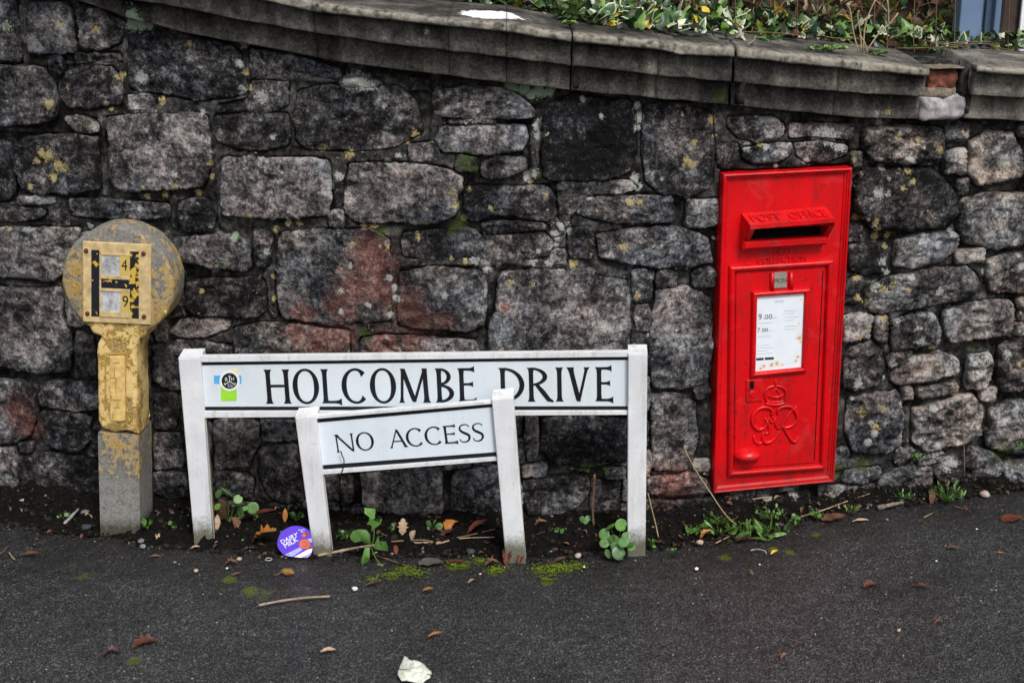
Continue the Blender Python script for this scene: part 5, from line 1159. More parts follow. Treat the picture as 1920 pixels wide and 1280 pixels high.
for k in range(34):
    x = random.uniform(-.05, 1.9); t = random.uniform(.06, .3); p = bank_pt(x, t); p[2] = max(p[2], float(cz('tp', x))+.012)+.015; q = [p+np.array([d*random.uniform(.6, 1.2), random.uniform(-.02, .02), random.uniform(-.006, .02)-.05*d*0]) for d in np.linspace(0, .28, 6)]
    for j in q: j[2] = max(float(cz('tp', j[0]))+.02, j[2]-(q[0][2]-float(cz('tp', q[0][0])))+float(cz('tp', j[0])))
    mb.add(*tube(smooth_path(q, 3), .0016, 5))
mb.build('vine', M_TWIG, IVY, True)
mb = MB(); mb2 = MB()
for k in range(330):
    x = random.uniform(-.3, 1.32); t = random.uniform(.33, 1.0); p = bank_pt(x, t); L = random.uniform(.12, .38); a = random.gauss(0, .5); q = [p+np.array([math.sin(a)*L*s_+.05*random.gauss(0, 1)*s_, random.gauss(-.02, .05)*s_, L*s_*math.cos(a)-.10*s_*s_*L]) for s_ in np.linspace(0, 1, 4)]
    (mb if k % 3 else mb2).add(*tube(smooth_path(q, 2), [.0035*(1-.12*i) for i in range(7)], 4, False))
M_BRACKEN = plain('dead_brown_stems', (.16, .085, .05), .85, .2, .5, 12); M_BRACK2 = plain('pale_dead_stems', (.33, .23, .14), .85, .2, .4, 12)
tag(mb.build('dead_stems', M_BRACKEN, None, True), 'tangle of dead brown stems on the bank behind the ivy', None, None, 'stuff'); tag(mb2.build('dry_stems', M_BRACK2, None, True), 'paler dry stems mixed through the growth on the bank', None, None, 'stuff')
V, F, MI = [], [], []; b = 0; ks = ['brown', 'ivyd', 'ivy', 'tan', 'orange', 'yel', 'ivyl']
for k in range(1500):
    x = random.uniform(-.4, 2.4); t = random.uniform(.30, 1.15); p = bank_pt(x, t)+np.array([0, 0, random.uniform(0, .22)]); v, f, rim = ivy_shape(2); R_ = np.array(Euler((random.uniform(0, 3), random.uniform(0, 3), random.uniform(0, 3))).to_matrix())
    V.append((v*random.uniform(.02, .05))@R_.T+p); F += [[i+b for i in g] for g in f]; MI += [random.choices(range(7), [7, 2, 2.5, 3, .8, .6, 1])[0]]*len(f); b += len(v)
o = mesh_obj('undergrowth', np.concatenate(V), F, [ML[k] for k in ks], None, True, {'rim': np.zeros(b)}); o.data.polygons.foreach_set('material_index', MI); tag(o, 'mixed brown and green undergrowth covering the bank', None, None, 'stuff')

# things standing behind the wall at the right
def upright(px0, px1, py_base, t, z_top):
    x0, x1 = (on_wall(a, 60, -.13-t)[0] for a in (px0, px1)); return x0, x1
PB = Plane((on_wall(1835, 60, -.34)[0], on_wall(1835, 60, -.34)[1], 1.15), .25)
def up_box(name, root, x0, x1, d0, d1, mat, z1=1.5, bev=.002):
    u0, u1 = PB.px(x0, 60)[0], PB.px(x1, 60)[0]; return mesh_obj(name, *prism(PB, [(u0, -.2), (u1, -.2), (u1, z1), (u0, z1)], d0, d1, bev), mat, root)
M_STEEL = plain('blue_grey_painted_steel', (.13, .20, .32), .4, .45, .18, 6); M_STEEL_SHADE = plain('shaded_blue_steel', (.045, .07, .12), .5, .4, .2, 8); M_POSTW = plain('dark_brown_timber', (.055, .04, .034), .85, .25, .4, 14, .5); M_BOARD = plain('white_board', (.78, .80, .84), .5, .4, .05)  # darker copy of the steel paints the shade in the channel's recess
r_ = thing('steel_channel_post', PB.o, 'blue grey steel channel post standing behind the coping at far right', 'post')
up_box('face', r_, 1795, 1836, -.03, .01, M_STEEL); up_box('web', r_, 1834, 1862, -.03, -.012, M_STEEL_SHADE); up_box('flange', r_, 1861, 1872, -.03, .006, M_STEEL); up_box('rib', r_, 1846, 1851, -.012, -.002, M_STEEL_SHADE)
r_ = tag(up_box('timber_post', None, 1876, 1914, -.05, .0, M_POSTW, 1.5, .006), 'dark brown timber post next to the blue steel post', 'post')
r_ = tag(up_box('white_board', None, 1904, 1960, .015, .022, M_BOARD, .34, .001), 'white board cut by the right edge beyond the wall', 'board')

# plants rooted on the coping
def sprig(name, px, py, base, n, sp, lf, kind, mat, label, cat, group=None, stem=True, up=.035, tilt=.5):
    """a small plant: stems from one root, one leaf on each"""
    root = thing(name, base, label, cat, group); mbs = MB()
    for k in range(n):
        a = random.uniform(0, 6.28); r = sp*math.sqrt(random.random()); tip = np.array(base)+np.array([math.cos(a)*r, math.sin(a)*r*.6, up*(.35+.65*random.random())])
        if stem: mbs.add(*tube(smooth_path([base, (np.array(base)+tip)/2+np.array([0, 0, up*.2]), tip], 2), .0007, 4))
        put_leaf('leaf', kind, mat if random.random() < .8 else ('weed' if mat != 'weed' else 'penny'), tip, lf*random.uniform(.6, 1.15), (random.gauss(tilt, .3), random.gauss(0, .3), random.uniform(-3, 3)), root)
    if stem: mbs.build('stem', ML['grass'], root, True)
    return root
for (px, py, lab, n, sp, m_) in ((1068, 50, 'mossy orange and green tuft in the open coping joint', 26, .018, 'ivyl'), (1440, 78, 'low bright green weed on the coping, left of the dry stems', 30, .04, 'weed'), (1556, 96, 'wide bright green weed mat near the front of the coping', 46, .052, 'ivyl'), (1646, 104, 'small green weed at the foot of the dry stems', 24, .03, 'weed'), (1712, 92, 'yellowish green weed strip left of the broken coping', 22, .05, 'ivyl'), (1770, 96, 'low green weed strip behind the broken coping joint', 22, .06, 'weed'), (1115, 48, 'tiny green weed right of the open coping joint', 9, .015, 'weed')):
    p = on_top(px, py); sprig('coping_weed', px, py, p, n, sp, .013, 'round', m_, lab, 'weed', 'weeds on the coping', True, .014, .3)
p0 = on_top(1612, 100); mb = MB()
for pts in (((1610, 100), (1600, 60), (1594, 20), (1589, 12)), ((1614, 100), (1614, 70), (1608, 30), (1611, 20)), ((1618, 100), (1622, 50), (1632, 20), (1644, -6)), ((1622, 100), (1650, 60), (1668, 45), (1684, 25)), ((1666, 48), (1666, 20), (1663, -5)), ((1627, 100), (1621, 80), (1612, 66))):
    q = [on_wall(a, b, -(p0[1]-float(wall_y(p0[0])))) for a, b in pts]; mb.add(*tube(smooth_path(q, 3), .0021, 5))
tag(mb.build('dry_stalks', M_STRAW, None, True, origin=p0), 'bare pale dry stalks standing on the coping', 'stalks')
q = [on_top(a, b)+np.array([0, 0, .006]) for a, b in ((1402, 88), (1412, 82), (1416, 72), (1412, 58), (1405, 45))]; tag(mesh_obj('bent_straw', *tube(smooth_path(q, 3), .0016, 5), M_STRAW, None, True), 'short bent pale straw on the coping below the ivy', 'straw')

# weeds at the foot of the wall
def pix_leaf(parent, pl, pts, mat, d=.0, bend=.02, name='leaf'):
    """one leaf from its outline on an upright face, domed and folded in depth"""
    P = np.array([pl.px(*q, d) for q in pts]); c = P.mean(0); n = len(P); V = []; F = []
    R0 = np.linalg.norm(P-c, axis=1).max()
    for s_ in (0.0, .5, 1.0):
        for q in P:
            u, v = c+(q-c)*s_; V.append(pl.pt(u, v, d+bend*(.5-((s_*np.linalg.norm(q-c)/R0)**2))+.25*bend*math.sin((u+v)*160)))
    for k in range(2):
        for i in range(n): j = (i+1) % n; F.append([k*n+i, k*n+j, (k+1)*n+j, (k+1)*n+i])
    o = mesh_obj(name, V, F, mat, parent, True, {'rim': np.zeros(len(V))}); return o
def z4(x, y): return (380+x/4.8, 880+y/4.8)
bp = G3(704, 1050); SP_ = Plane((bp[0], bp[1]-.005, 0), 0)
W_ROOT = thing('lobed_weed', bp, 'upright weed with lobed light green leaves in front of the shorter sign', 'weed')
for pts in (((1455, 345), (1500, 352), (1555, 350), (1550, 420), (1562, 445), (1615, 445), (1600, 490), (1550, 530), (1530, 540), (1515, 500), (1475, 490), (1500, 455), (1490, 410), (1455, 390)),
            ((1325, 600), (1350, 560), (1400, 535), (1470, 545), (1505, 585), (1510, 640), (1520, 680), (1470, 670), (1430, 640), (1370, 650), (1335, 630)),
            ((1535, 690), (1560, 640), (1580, 590), (1590, 640), (1650, 645), (1670, 700), (1665, 740), (1600, 720), (1550, 715)),
            ((1460, 705), (1500, 710), (1505, 780), (1490, 830), (1430, 870), (1425, 830), (1440, 770)),
            ((1550, 880), (1580, 835), (1620, 850), (1690, 880), (1690, 900), (1630, 930), (1600, 920), (1560, 910))):
    pix_leaf(W_ROOT, SP_, [z4(*q) for q in pts], ML['weed'], random.uniform(0, .03), random.uniform(.006, .014))
mesh_obj('stem', *tube(smooth_path([SP_.pt(*SP_.px(*z4(*q), .006), .006) for q in ((1542, 535), (1540, 620), (1522, 700), (1548, 780), (1590, 838))], 4), .0016, 6), ML['weed'], W_ROOT, True)
def pennywort(px, py, leaves, depth, label, scale=1.0):
    b_ = G3(px, py); b_ = np.array([b_[0], depth if depth is not None else b_[1], ground_z(b_[0], depth if depth is not None else b_[1])]); root = thing('pennywort', b_, label, 'plant', 'round-leaved pennywort plants along the wall'); mbs = MB()
    for x, y, r in leaves:
        r3 = ray(x, y); t = (b_[1]-.01+random.uniform(-.03, .012)-CAM_Y)/r3[1]; p = EYE+r3*t; p[2] = max(p[2], ground_z(p[0], p[1])+.004); s_ = 2.1*r/FPX*t
        put_leaf('leaf', 'round', 'penny' if random.random() < .7 else 'weed', p, s_, (random.gauss(.8, .35), random.gauss(0, .35), random.gauss(0, .8)), root); mbs.add(*tube(smooth_path([b_, (b_+p)/2+np.array([0, 0, .008]), p], 2), .0009, 4))
    mbs.build('stem', ML['grass'], root, True); return root
h2 = lambda x, y, r: (640+x/2.667, 800+y/2.667, r/2.667)
pennywort(432, 975, [(424.8, 919.6, 13), (409, 925, 8.5), (446, 935, 8.5), (449, 960, 12.5), (474, 952, 11), (459, 952, 6), (407, 949, 7), (440, 945, 6)], -.02, 'round-leaved green plant just right of the long sign left post')
pennywort(1158, 1040, [h2(*q) for q in ((1345, 495, 28), (1400, 490, 30), (1315, 535, 28), (1315, 580, 24), (1360, 570, 30), (1410, 575, 26), (1445, 585, 26), (1335, 632, 24), (1388, 630, 34), (1450, 600, 20), (1370, 600, 24), (1425, 545, 22))], None, 'dense round-leaved plant at the long sign right post')
pennywort(1043, 1004, [h2(*q) for q in ((1043, 523, 20), (1077, 515, 13), (1103, 519, 13))], None, 'three small round leaves between the two right sign posts')
pennywort(1098, 985, [h2(*q) for q in ((1205, 460, 14), (1235, 455, 14), (1220, 478, 14), (1240, 475, 11), (1200, 478, 10))], -.02, 'small round-leaved tuft against the wall by the upright twig')
pennywort(812, 995, [h2(*q) for q in ((465, 472, 14), (490, 497, 18), (435, 480, 13), (440, 502, 12), (470, 500, 10))], -.06, 'small round-leaved seedlings beneath the shorter sign')
def weed(px, py, n, sp, lf, mat, label, kind='round', up=.03, depth=None, name='small_weed'):
    b_ = G3(px, py)
    if depth is not None: b_ = np.array([EYE[0]+ray(px, py)[0]*(depth-CAM_Y)/ray(px, py)[1], depth, EYE[2]+ray(px, py)[2]*(depth-CAM_Y)/ray(px, py)[1]])
    return sprig(name, px, py, b_, n, sp, lf, kind, mat, label, 'weed', 'small weeds at the foot of the wall', True, up, .9)
weed(277, 994, 14, .016, .014, 'weed', 'bright green seedling at the foot of the marker post'); weed(323, 996, 8, .014, .011, 'weed', 'tiny seedling between the marker post and long sign'); weed(125, 982, 10, .022, .011, 'penny', 'tiny weed left of the marker beside the pale stick')
weed(555, 978, 14, .022, .013, 'penny', 'green seedlings behind the purple lid'); weed(483, 980, 8, .018, .014, 'ivyl', 'yellow-green clover leaves left of the purple lid'); weed(515, 1006, 22, .032, .009, 'grass', 'dark small-leaved weed patch left of the purple lid', 'round', .02); weed(650, 1012, 20, .026, .012, 'penny', 'blue-green weed right of the tilted sign left post'); weed(735, 1000, 7, .012, .012, 'penny', 'small pale seedling under the shorter sign panel')
weed(1305, 1003, 26, .030, .017, 'weed', 'light green rounded weed left below the post box'); weed(1495, 985, 12, .022, .013, 'weed', 'small weed right of the grass tuft below the box'); weed(1532, 975, 20, .03, .013, 'weed', 'green weed where the long straw begins below the box'); weed(1222, 1030, 6, .012, .012, 'weed', 'tiny weed right of the long sign right post')
weed(1260, 1040, 5, .02, .009, 'weed', 'tiny specks of weed at the asphalt edge by the signs')
weed(1775, 945, 44, .055, .018, 'weed', 'leafy pale green weed tuft at the wall foot far right', 'long', .06); weed(1720, 862, 8, .02, .017, 'weed', 'green leaf tuft growing from the wall right of the box', 'round', .02, float(wall_y(1.2))-.02); weed(1917, 845, 8, .03, .02, 'weed', 'green leaves growing from the wall at the far right edge', 'round', .03, float(wall_y(1.5))-.02)
weed(416, 500, 16, .022, .014, 'penny', 'little green plant growing on the wall beside the marker head', 'round', .014, float(wall_y(-.83))-.012); weed(1085, 880, 14, .04, .009, 'grass', 'thin green moss plants in the joint behind the signs', 'round', .006, float(wall_y(.2))-.006)
gr = G3(1390, 1005); g_root = thing('grass_tuft', gr, 'dark green narrow-leaved grass tuft below the post box', 'grass')
for k in range(58):
    b_ = gr+np.array([random.uniform(-.075, .085), random.uniform(-.03, .05), 0]); b_[2] = ground_z(b_[0], b_[1]); put_leaf('blade', 'long', random.choice(['grass', 'grass', 'weed', 'grass']), b_, random.uniform(.025, .055), (random.gauss(.9, .4), random.gauss(0, .6), random.uniform(-2.2, 2.2)), g_root)

for px, py, n, sp, lab in ((1350, 985, 30, .05, 'low dark green weeds against the wall below the box left corner'), (1440, 975, 30, .05, 'low green weeds against the wall below the box centre'), (1465, 1000, 16, .05, 'sparse weeds at the asphalt edge right of the grass tuft'), (1600, 965, 12, .03, 'tiny weeds in the soil right of the box'), (1690, 940, 14, .04, 'tiny weeds at the wall foot left of the pale weed tuft')):
    weed(px, py, n, sp, .013, random.choice(['weed', 'penny', 'grass']), lab, 'small', .03)
# ------------------------------------------------------------------ litter on the ground: leaves
def fallen(px, py, size, kind, mat, label, rz=0.0, rx=0.1, ry=.1, lift=.004, cat='leaf', name='fallen_leaf'):
    p = G3(px, py); p[2] += lift
    o = put_leaf(name, kind, mat, p, size/FPX*4.1*1.0, (rx, ry, rz)); return tag(o, label, cat, 'fallen leaves on the ground')
def g2(z, x, y): ox, oy, k = ZONES[z]; return ox+x/k, oy+y/k
for z, x, y, size, kind, mat, rz, rx, lab in (
 ('G', 660, 1095, 40, 'lobed', 'rust', -1.15, .05, 'flat red-brown leaf on the asphalt at lower left'), ('G', 505, 1140, 30, 'scrap', 'purple', -1.3, .1, 'dark shrivelled leaf beside the red-brown leaf at lower left'),
 ('G', 1110, 480, 44, 'curled', 'brown', .3, 1.1, 'large curled brown leaf by the long sign left post'), ('G', 1255, 565, 52, 'lobed', 'orange', -1.75, .5, 'orange-brown oak-like leaf left of the purple lid'), ('G', 1190, 520, 34, 'scrap', 'brown', .6, .6, 'crumpled brown leaf scrap behind the orange leaf'),
 ('G', 1085, 520, 28, 'oval', 'tan', .2, 1.0, 'pale leaf standing against the long sign left post'), ('G', 1215, 612, 26, 'oval', 'grey', -1.5, .1, 'dark grey wet leaf at the asphalt edge left of the lid'), ('G', 1250, 450, 50, 'long', 'rust', -1.5, .3, 'long rust leaf against the wall above the lid'),
 ('G', 1425, 480, 24, 'oval', 'orange', .2, 1.1, 'small orange leaf standing behind the purple lid'), ('G', 1600, 1125, 24, 'oval', 'tan', -1.45, .1, 'small tan leaf on the asphalt below the stick'), ('G', 790, 570, 18, 'scrap', 'tan', .4, .5, 'tiny tan leaf scrap right of the marker post'),
 ('G', 95, 645, 36, 'long', 'brown', -1.5, .15, 'narrow brown leaf on the asphalt at far left'), ('G', 1160, 745, 16, 'oval', 'brown', -1.2, .1, 'little brown leaf left of the seed pod'), ('G', 950, 610, 18, 'oval', 'tan', -1.5, .2, 'tiny pale brown leaf below the long sign left post'), ('G', 745, 652, 22, 'long', 'brown', -1.6, .1, 'thin brown leaf sliver below the marker post'), ('G', 1120, 688, 24, 'scrap', 'brown', -1.5, .2, 'brown leaf scrap beside the beige pebble'),
 ('H', 305, 545, 30, 'lobed', 'tan', .1, 1.0, 'pale tan oak-like leaf standing under the shorter sign'), ('H', 352, 572, 20, 'curled', 'tan', -.2, .9, 'small pale curled leaf under the shorter sign'), ('H', 620, 535, 46, 'oval', 'rust', -1.35, .6, 'shiny dark red leaf under the shorter sign right end'), ('H', 525, 545, 36, 'curled', 'orange', -.6, .7, 'rusty curled leaf left of the dark red leaf'), ('H', 480, 560, 34, 'oval', 'purple', -1.3, .5, 'dark purple leaf lying above the twigs'), ('H', 425, 545, 30, 'oval', 'purple', -1.1, .4, 'dark leaf left of the purple leaf under the sign'),
 ('H', 825, 690, 34, 'scrap', 'rust', .1, .7, 'bright red-brown leaf at the shorter sign right post foot'), ('H', 885, 690, 22, 'scrap', 'rust', -.4, .6, 'smaller red leaf at the shorter sign right post foot'), ('H', 930, 560, 34, 'oval', 'tan', -1.7, .5, 'pinkish tan leaf right of the shorter sign right post'), ('H', 960, 500, 26, 'scrap', 'brown', -1.5, .5, 'brown curled leaf against the wall right of the shorter sign'), ('H', 385, 683, 44, 'flat', 'grey', -1.55, .05, 'flat greyish bark-like leaf on the asphalt edge'), ('H', 535, 680, 30, 'long', 'rust', -1.6, .1, 'narrow reddish leaf on the asphalt by the moss'), ('H', 715, 690, 26, 'scrap', 'brown', -1.4, .2, 'crinkled brown leaf beside the moss cushion'),
 ('H', 120, 795, 28, 'long', 'brown', -1.1, .1, 'narrow brown leaf below the lobed weed'), ('H', 402, 822, 20, 'oval', 'orange', -1.5, .2, 'small orange-brown leaf on the asphalt below the moss'), ('H', 632, 785, 14, 'oval', 'tan', -.9, .3, 'tiny tan leaf below the moss cushions'), ('H', 435, 1050, 24, 'long', 'orange', -1.0, .05, 'thin orange leaf sliver above the white leaf'), ('H', 1060, 680, 26, 'long', 'brown', -1.0, .15, 'thin brown leaf left of the pale round pebble'), ('H', 275, 640, 22, 'oval', 'rust', .2, .4, 'dark rust leaf behind the lobed weed'),
 ('I', 85, 560, 26, 'scrap', 'orange', -1.2, .6, 'bright orange leaf below the post box left side'), ('I', 690, 465, 46, 'flat', 'brown', -1.7, .25, 'brown leaf at the asphalt edge right of the box'), ('I', 848, 475, 30, 'long', 'tan', -1.6, .15, 'pale yellowish leaf on the asphalt edge right of the box'), ('I', 1245, 390, 30, 'oval', 'brown', -.1, 1.0, 'glossy brown leaf standing by the pale green weed tuft'), ('I', 1590, 470, 44, 'flat', 'rust', -1.35, .08, 'dark red-brown leaf on the asphalt near the right edge'),
 ('I', 905, 800, 26, 'lobed', 'rust', -1.2, .05, 'small dark red lobed leaf on open asphalt at right'), ('I', 1150, 795, 30, 'long', 'rust', -1.9, .1, 'narrow red-brown leaf right of the lobed red leaf'), ('I', 1312, 608, 24, 'oval', 'brown', -1.8, .15, 'small brown leaf on the asphalt right of centre'), ('I', 1565, 632, 14, 'long', 'orange', -1.9, .1, 'tiny orange leaf sliver near the right edge'), ('I', 1420, 420, 14, 'lobed', 'rust', .2, .3, 'tiny red leaf right of the weed tuft'), ('I', 440, 640, 16, 'oval', 'yel', -1.0, .3, 'small yellow-brown leaf below the grass tuft'), ('I', 350, 742, 12, 'oval', 'weed', .3, .3, 'tiny fresh green leaf on the asphalt'), ('I', 1255, 985, 16, 'scrap', 'brown', -1.4, .2, 'small brown leaf scrap low on the asphalt at right'), ('I', 490, 1160, 14, 'scrap', 'brown', -1.0, .3, 'small brown scrap low on the asphalt below the box'), ('I', 265, 570, 34, 'oval', 'purple', -1.3, .1, 'dark leaf lying left of the grass tuft')):
    fallen(*g2(z, x, y), size, kind, mat, lab, rz, rx)
# the big pale leaf in the foreground, its underside up
lp = [(700+x/9.6, 1180+y/9.6) for x, y in ((440, 790), (450, 690), (480, 600), (515, 500), (560, 450), (600, 465), (640, 500), (700, 525), (740, 530), (800, 555), (860, 570), (905, 590), (960, 640), (1010, 665), (1045, 700), (1040, 800), (1010, 830), (950, 840), (870, 880), (780, 900), (700, 915), (600, 890), (510, 880))]
def white_leaf_material():
    m = Mat('white_leaf_with_dark_veins'); a = m.noise(40, 4, .6); v = m.noise(34, 5, .7, 2.0); c = m.mix(m.ramp(a, [(.3, 0), (.7, 1)]), (.56, .58, .46), (.80, .82, .76)); c = m.mix(m.ramp(m.math('ABSOLUTE', m.math('SUBTRACT', v, .5)), [(.0, .75), (.035, 0)]), c, (.13, .11, .08)); return m.done(c, .8, m.bump(v, .4, .003), .2)
L0 = np.array([on_ground(a, b, .012)[:2] for a, b in lp]); c0 = L0.mean(0); V = []; F = []; n = len(L0)
for s_ in (.0, .35, .7, 1.0):
    for q in L0: x_, y_ = c0+(q-c0)*s_; V.append((x_, y_, .017-.012*s_**2+.004*math.sin(x_*95+y_*60)+.002*math.sin(y_*150)))
for k in range(3):
    for i in range(n): j = (i+1) % n; F.append([k*n+i, k*n+j, (k+1)*n+j, (k+1)*n+i])
wl = tag(mesh_obj('fallen_leaf', V, F, white_leaf_material(), None, True, origin=(*c0, 0)), 'pale whitish crumpled leaf on the asphalt at the bottom of the picture', 'leaf', 'fallen leaves on the ground')
mesh_obj('leaf_stalk', *tube(smooth_path([on_ground(*q, .012) for q in ((745, 1253), (780, 1257), (806, 1264), (815, 1268))], 3), .0011, 5), M_TWIGD, wl, True)

# twigs and straws
def twig(pts, r, mat, label, cat='twig', name='twig', lifts=None, ends=(1, .6)):
    q = []
    for k, (a, b) in enumerate(pts): p = G3(a, b); p[2] += r+(lifts[k] if lifts else .002); q.append(p)
    q = smooth_path(q, 4); n_ = len(q); rr = [r*(ends[0]+(ends[1]-ends[0])*i/(n_-1))*(1+.12*math.sin(i*1.7)) for i in range(n_)]
    return tag(mesh_obj(name, *tube(q, rr, 7), mat, None, True, origin=q[0]), label, cat)
H_ = lambda *p: [(640+x/2.667, 800+y/2.667) for x, y in p]; I_ = lambda *p: [(1280+x/2.667, 800+y/2.667) for x, y in p]; G_ = lambda *p: [(x/2.667, 800+y/2.667) for x, y in p]
twig([(596, 1045), (640, 1036), (690, 1027), (760, 1022), (826, 1020)], .0042, M_BARK, 'long pale twig lying across the foot of the shorter sign', lifts=[.002]*5)
twig(H_((250, 588), (400, 580), (490, 592), (560, 572), (640, 556), (766, 526)), .0028, M_TWIG, 'forked brown twig crossing above the long pale twig', lifts=[.006]*6)
twig(H_((430, 604), (500, 590), (600, 568), (765, 562)), .0026, M_BARK, 'thin pale twig under the shorter sign right end', lifts=[.004]*4)
twig(H_((150, 640), (210, 660), (285, 686)), .0018, M_TWIG, 'short dark twig below the lobed weed')
twig([(485, 1138), (520, 1131), (570, 1124), (619, 1121)], .0034, M_BARK, 'brown stick lying on the asphalt left of centre', ends=(1, .8))
twig(I_((590, 455), (700, 432), (820, 400), (932, 368)), .0019, M_STRAW, 'long pale straw leaning from the soil right of the box', 'straw', 'straw', lifts=[.002, .008, .016, .02])
twig(I_((165, 587), (215, 562), (270, 533)), .0017, M_STRAW, 'short pale straw beside the bright orange leaf', 'straw', 'straw')
twig(I_((340, 624), (375, 618), (412, 628), (418, 642)), .0022, M_PALE, 'curved whitish twig on the asphalt below the grass', 'twig', 'twig')
twig(I_((975, 420), (1040, 405), (1100, 393)), .0075, M_BED, 'pale crumbling stick against the wall right of the box', 'stick', 'stick')
twig(G_((322, 500), (355, 470), (395, 435)), .0055, M_PALE, 'short bone-white stick left of the marker post', 'stick', 'stick', lifts=[.002, .006, .01])
twig(G_((0, 640), (25, 620), (45, 598)), .0014, M_TWIG, 'thin brown twig at the far left edge of the asphalt'); twig(G_((45, 632), (60, 655), (75, 670), (60, 652)), .0016, M_STRAW, 'tiny bent straw at the far left of the asphalt', 'straw', 'straw')
twig(I_((1205, 458), (1250, 435)), .0012, M_STRAW, 'tiny straw on the asphalt left of the weed tuft', 'straw', 'straw'); twig(I_((1350, 400), (1415, 418)), .0015, M_TWIG, 'thin twig at the foot of the weed tuft')
def rising(pts, dep, r, mat, label, cat):
    q = []
    for (a, b), d in zip(pts, dep): r3 = ray(a, b); q.append(EYE+r3*((d-CAM_Y)/r3[1]))
    return tag(mesh_obj(cat.replace(' ', '_')+'_upright' if cat != 'straw' else 'straw', *tube(smooth_path(q, 4), r, 5), mat, None, True, origin=q[-1]), label, cat)
rising(I_((8, 100), (50, 190), (140, 330), (215, 440), (270, 490)), (.02, 0, -.03, -.05, -.06), .0015, M_STRAW, 'thin straw leaning on the wall left of the box', 'straw')
rising(H_((1533, 330), (1550, 400), (1570, 480), (1586, 552)), (-.10, -.10, -.10, -.11), .0018, M_STRAW, 'thin straw leaning beside the long sign right post', 'straw')
rising(H_((1266, 238), (1262, 320), (1256, 400), (1262, 500)), (-.06, -.05, -.05, -.05), .0034, M_TWIG, 'upright brown twig in front of the wall between sign posts', 'twig')
rising(I_((1398, -140), (1402, 0), (1408, 120), (1410, 245)), (.22, .20, .18, .16), .0013, M_TWIG, 'thin upright dry stem against the wall far right', 'stem')
rising(I_((350, 362), (400, 354), (447, 350)), (.06, .07, .08), .0016, M_STRAW, 'short pale straw under the post box', 'straw')

# pebbles and other bits
M_P = {'grey': plain('grey_pebble', (.16, .165, .17), .8, .3, .3, 80, .3), 'beige': plain('beige_pebble', (.42, .31, .22), .8, .3, .25, 80, .3), 'white': plain('white_pebble', (.62, .61, .58), .8, .3, .15, 80, .2), 'dark': plain('dark_stone_chip', (.045, .045, .048), .8, .3, .3, 80, .3), 'pink': plain('pinkish_pebble', (.36, .29, .27), .8, .3, .2, 80, .3), 'nut': plain('brown_seed_pod', (.22, .12, .035), .8, .3, .45, 160, .8)}
for z, x, y, r, mt, lab in (('G', 118, 375, 8, 'pink', 'pinkish pebble on the soil left of the marker'), ('G', 425, 440, 11, 'grey', 'grey stone chip at the end of the white stick'), ('G', 432, 510, 11, 'dark', 'dark brown stone left of the marker foot'), ('G', 706, 578, 8, 'grey', 'grey pebble at the marker foot'), ('G', 715, 602, 7, 'grey', 'smaller grey pebble at the asphalt edge by the marker'), ('G', 1085, 585, 6, 'beige', 'beige pebble right of the long sign left post'), ('G', 1195, 665, 6, 'beige', 'beige pebble on the asphalt left of the lid'), ('G', 980, 723, 5.5, 'beige', 'flat orange-beige pebble on the asphalt'), ('G', 1135, 709, 3, 'white', 'small white pebble left of the lid'), ('G', 175, 592, 5, 'dark', 'dark pebble on the asphalt at far left'), ('G', 875, 680, 4, 'grey', 'small grey pebble on the asphalt below the long sign'),
  ('H', 645, 630, 9, 'dark', 'dark grey angular stone under the shorter sign'), ('H', 1183, 650, 8.5, 'pink', 'pale rounded pebble between the right sign posts'), ('H', 1214, 702, 3.4, 'white', 'small white pebble right of the pale rounded pebble'), ('H', 1050, 626, 4, 'grey', 'small grey pebble right of the shorter sign'), ('H', 68, 815, 6.5, 'white', 'elongated white pebble below the lobed weed'), ('H', 254, 638, 4, 'grey', 'small bluish pebble right of the lobed weed'), ('H', 694, 737, 2.5, 'white', 'tiny white pebble by the moss'),
  ('I', 85, 583, 8, 'beige', 'smooth beige nut-like pebble under the orange leaf'), ('I', 1022, 466, 4, 'grey', 'small grey pebble on the asphalt edge right of the box'), ('I', 70, 712, 4.5, 'white', 'pale pebble on the asphalt below the long sign right post'), ('I', 1080, 1020, 4.5, 'beige', 'pale beige pebble on the open asphalt'), ('I', 1268, 672, 2.6, 'white', 'tiny white pebble on the asphalt at right'), ('I', 1470, 512, 2.6, 'white', 'tiny white pebble near the dark red-brown leaf'), ('I', 385, 690, 2.5, 'white', 'tiny white pebble below the curved twig'), ('I', 1510, 345, 12, 'pink', 'flat pale stone at the wall foot far right'), ('I', 1630, 470, 0, 'dark', '')):
    if not lab: continue
    p = G3(*g2(z, x, y)); rr = r/FPX*4.05; k = random.randrange(8); v, f = pebble_mesh(1, k+3, .62); a = random.uniform(0, 6); c, s = math.cos(a), math.sin(a)
    bm = bmesh.new(); vs = [bm.verts.new(q) for q in v]; [bm.faces.new([vs[i] for i in g]) for g in f]; bmesh.ops.subdivide_edges(bm, edges=bm.edges[:], cuts=1, smooth=.6, use_grid_fill=True); q = np.array([w_.co[:] for w_ in bm.verts]); bm.verts.index_update(); F = [[w_.index for w_ in g.verts] for g in bm.faces]; bm.free()
    q = np.stack([q[:, 0]*c-q[:, 1]*s, q[:, 0]*s+q[:, 1]*c, q[:, 2]], 1)*rr+p+np.array([0, 0, rr*.35]); tag(mesh_obj('pebble', q, F, M_P[mt], None, True, origin=p), lab, 'pebble', 'loose pebbles at the wall foot')
p = G3(540, 1077); V, F = [], []; kU, kV = 14, 9
for j in range(kV+1):
    t = math.pi*j/kV
    for i in range(kU): a = 2*math.pi*i/kU; V.append(p+np.array([-.019*math.cos(t), .0098*math.sin(t)*math.cos(a)+.004*math.cos(t), .009+.009*math.sin(t)*math.sin(a)]))
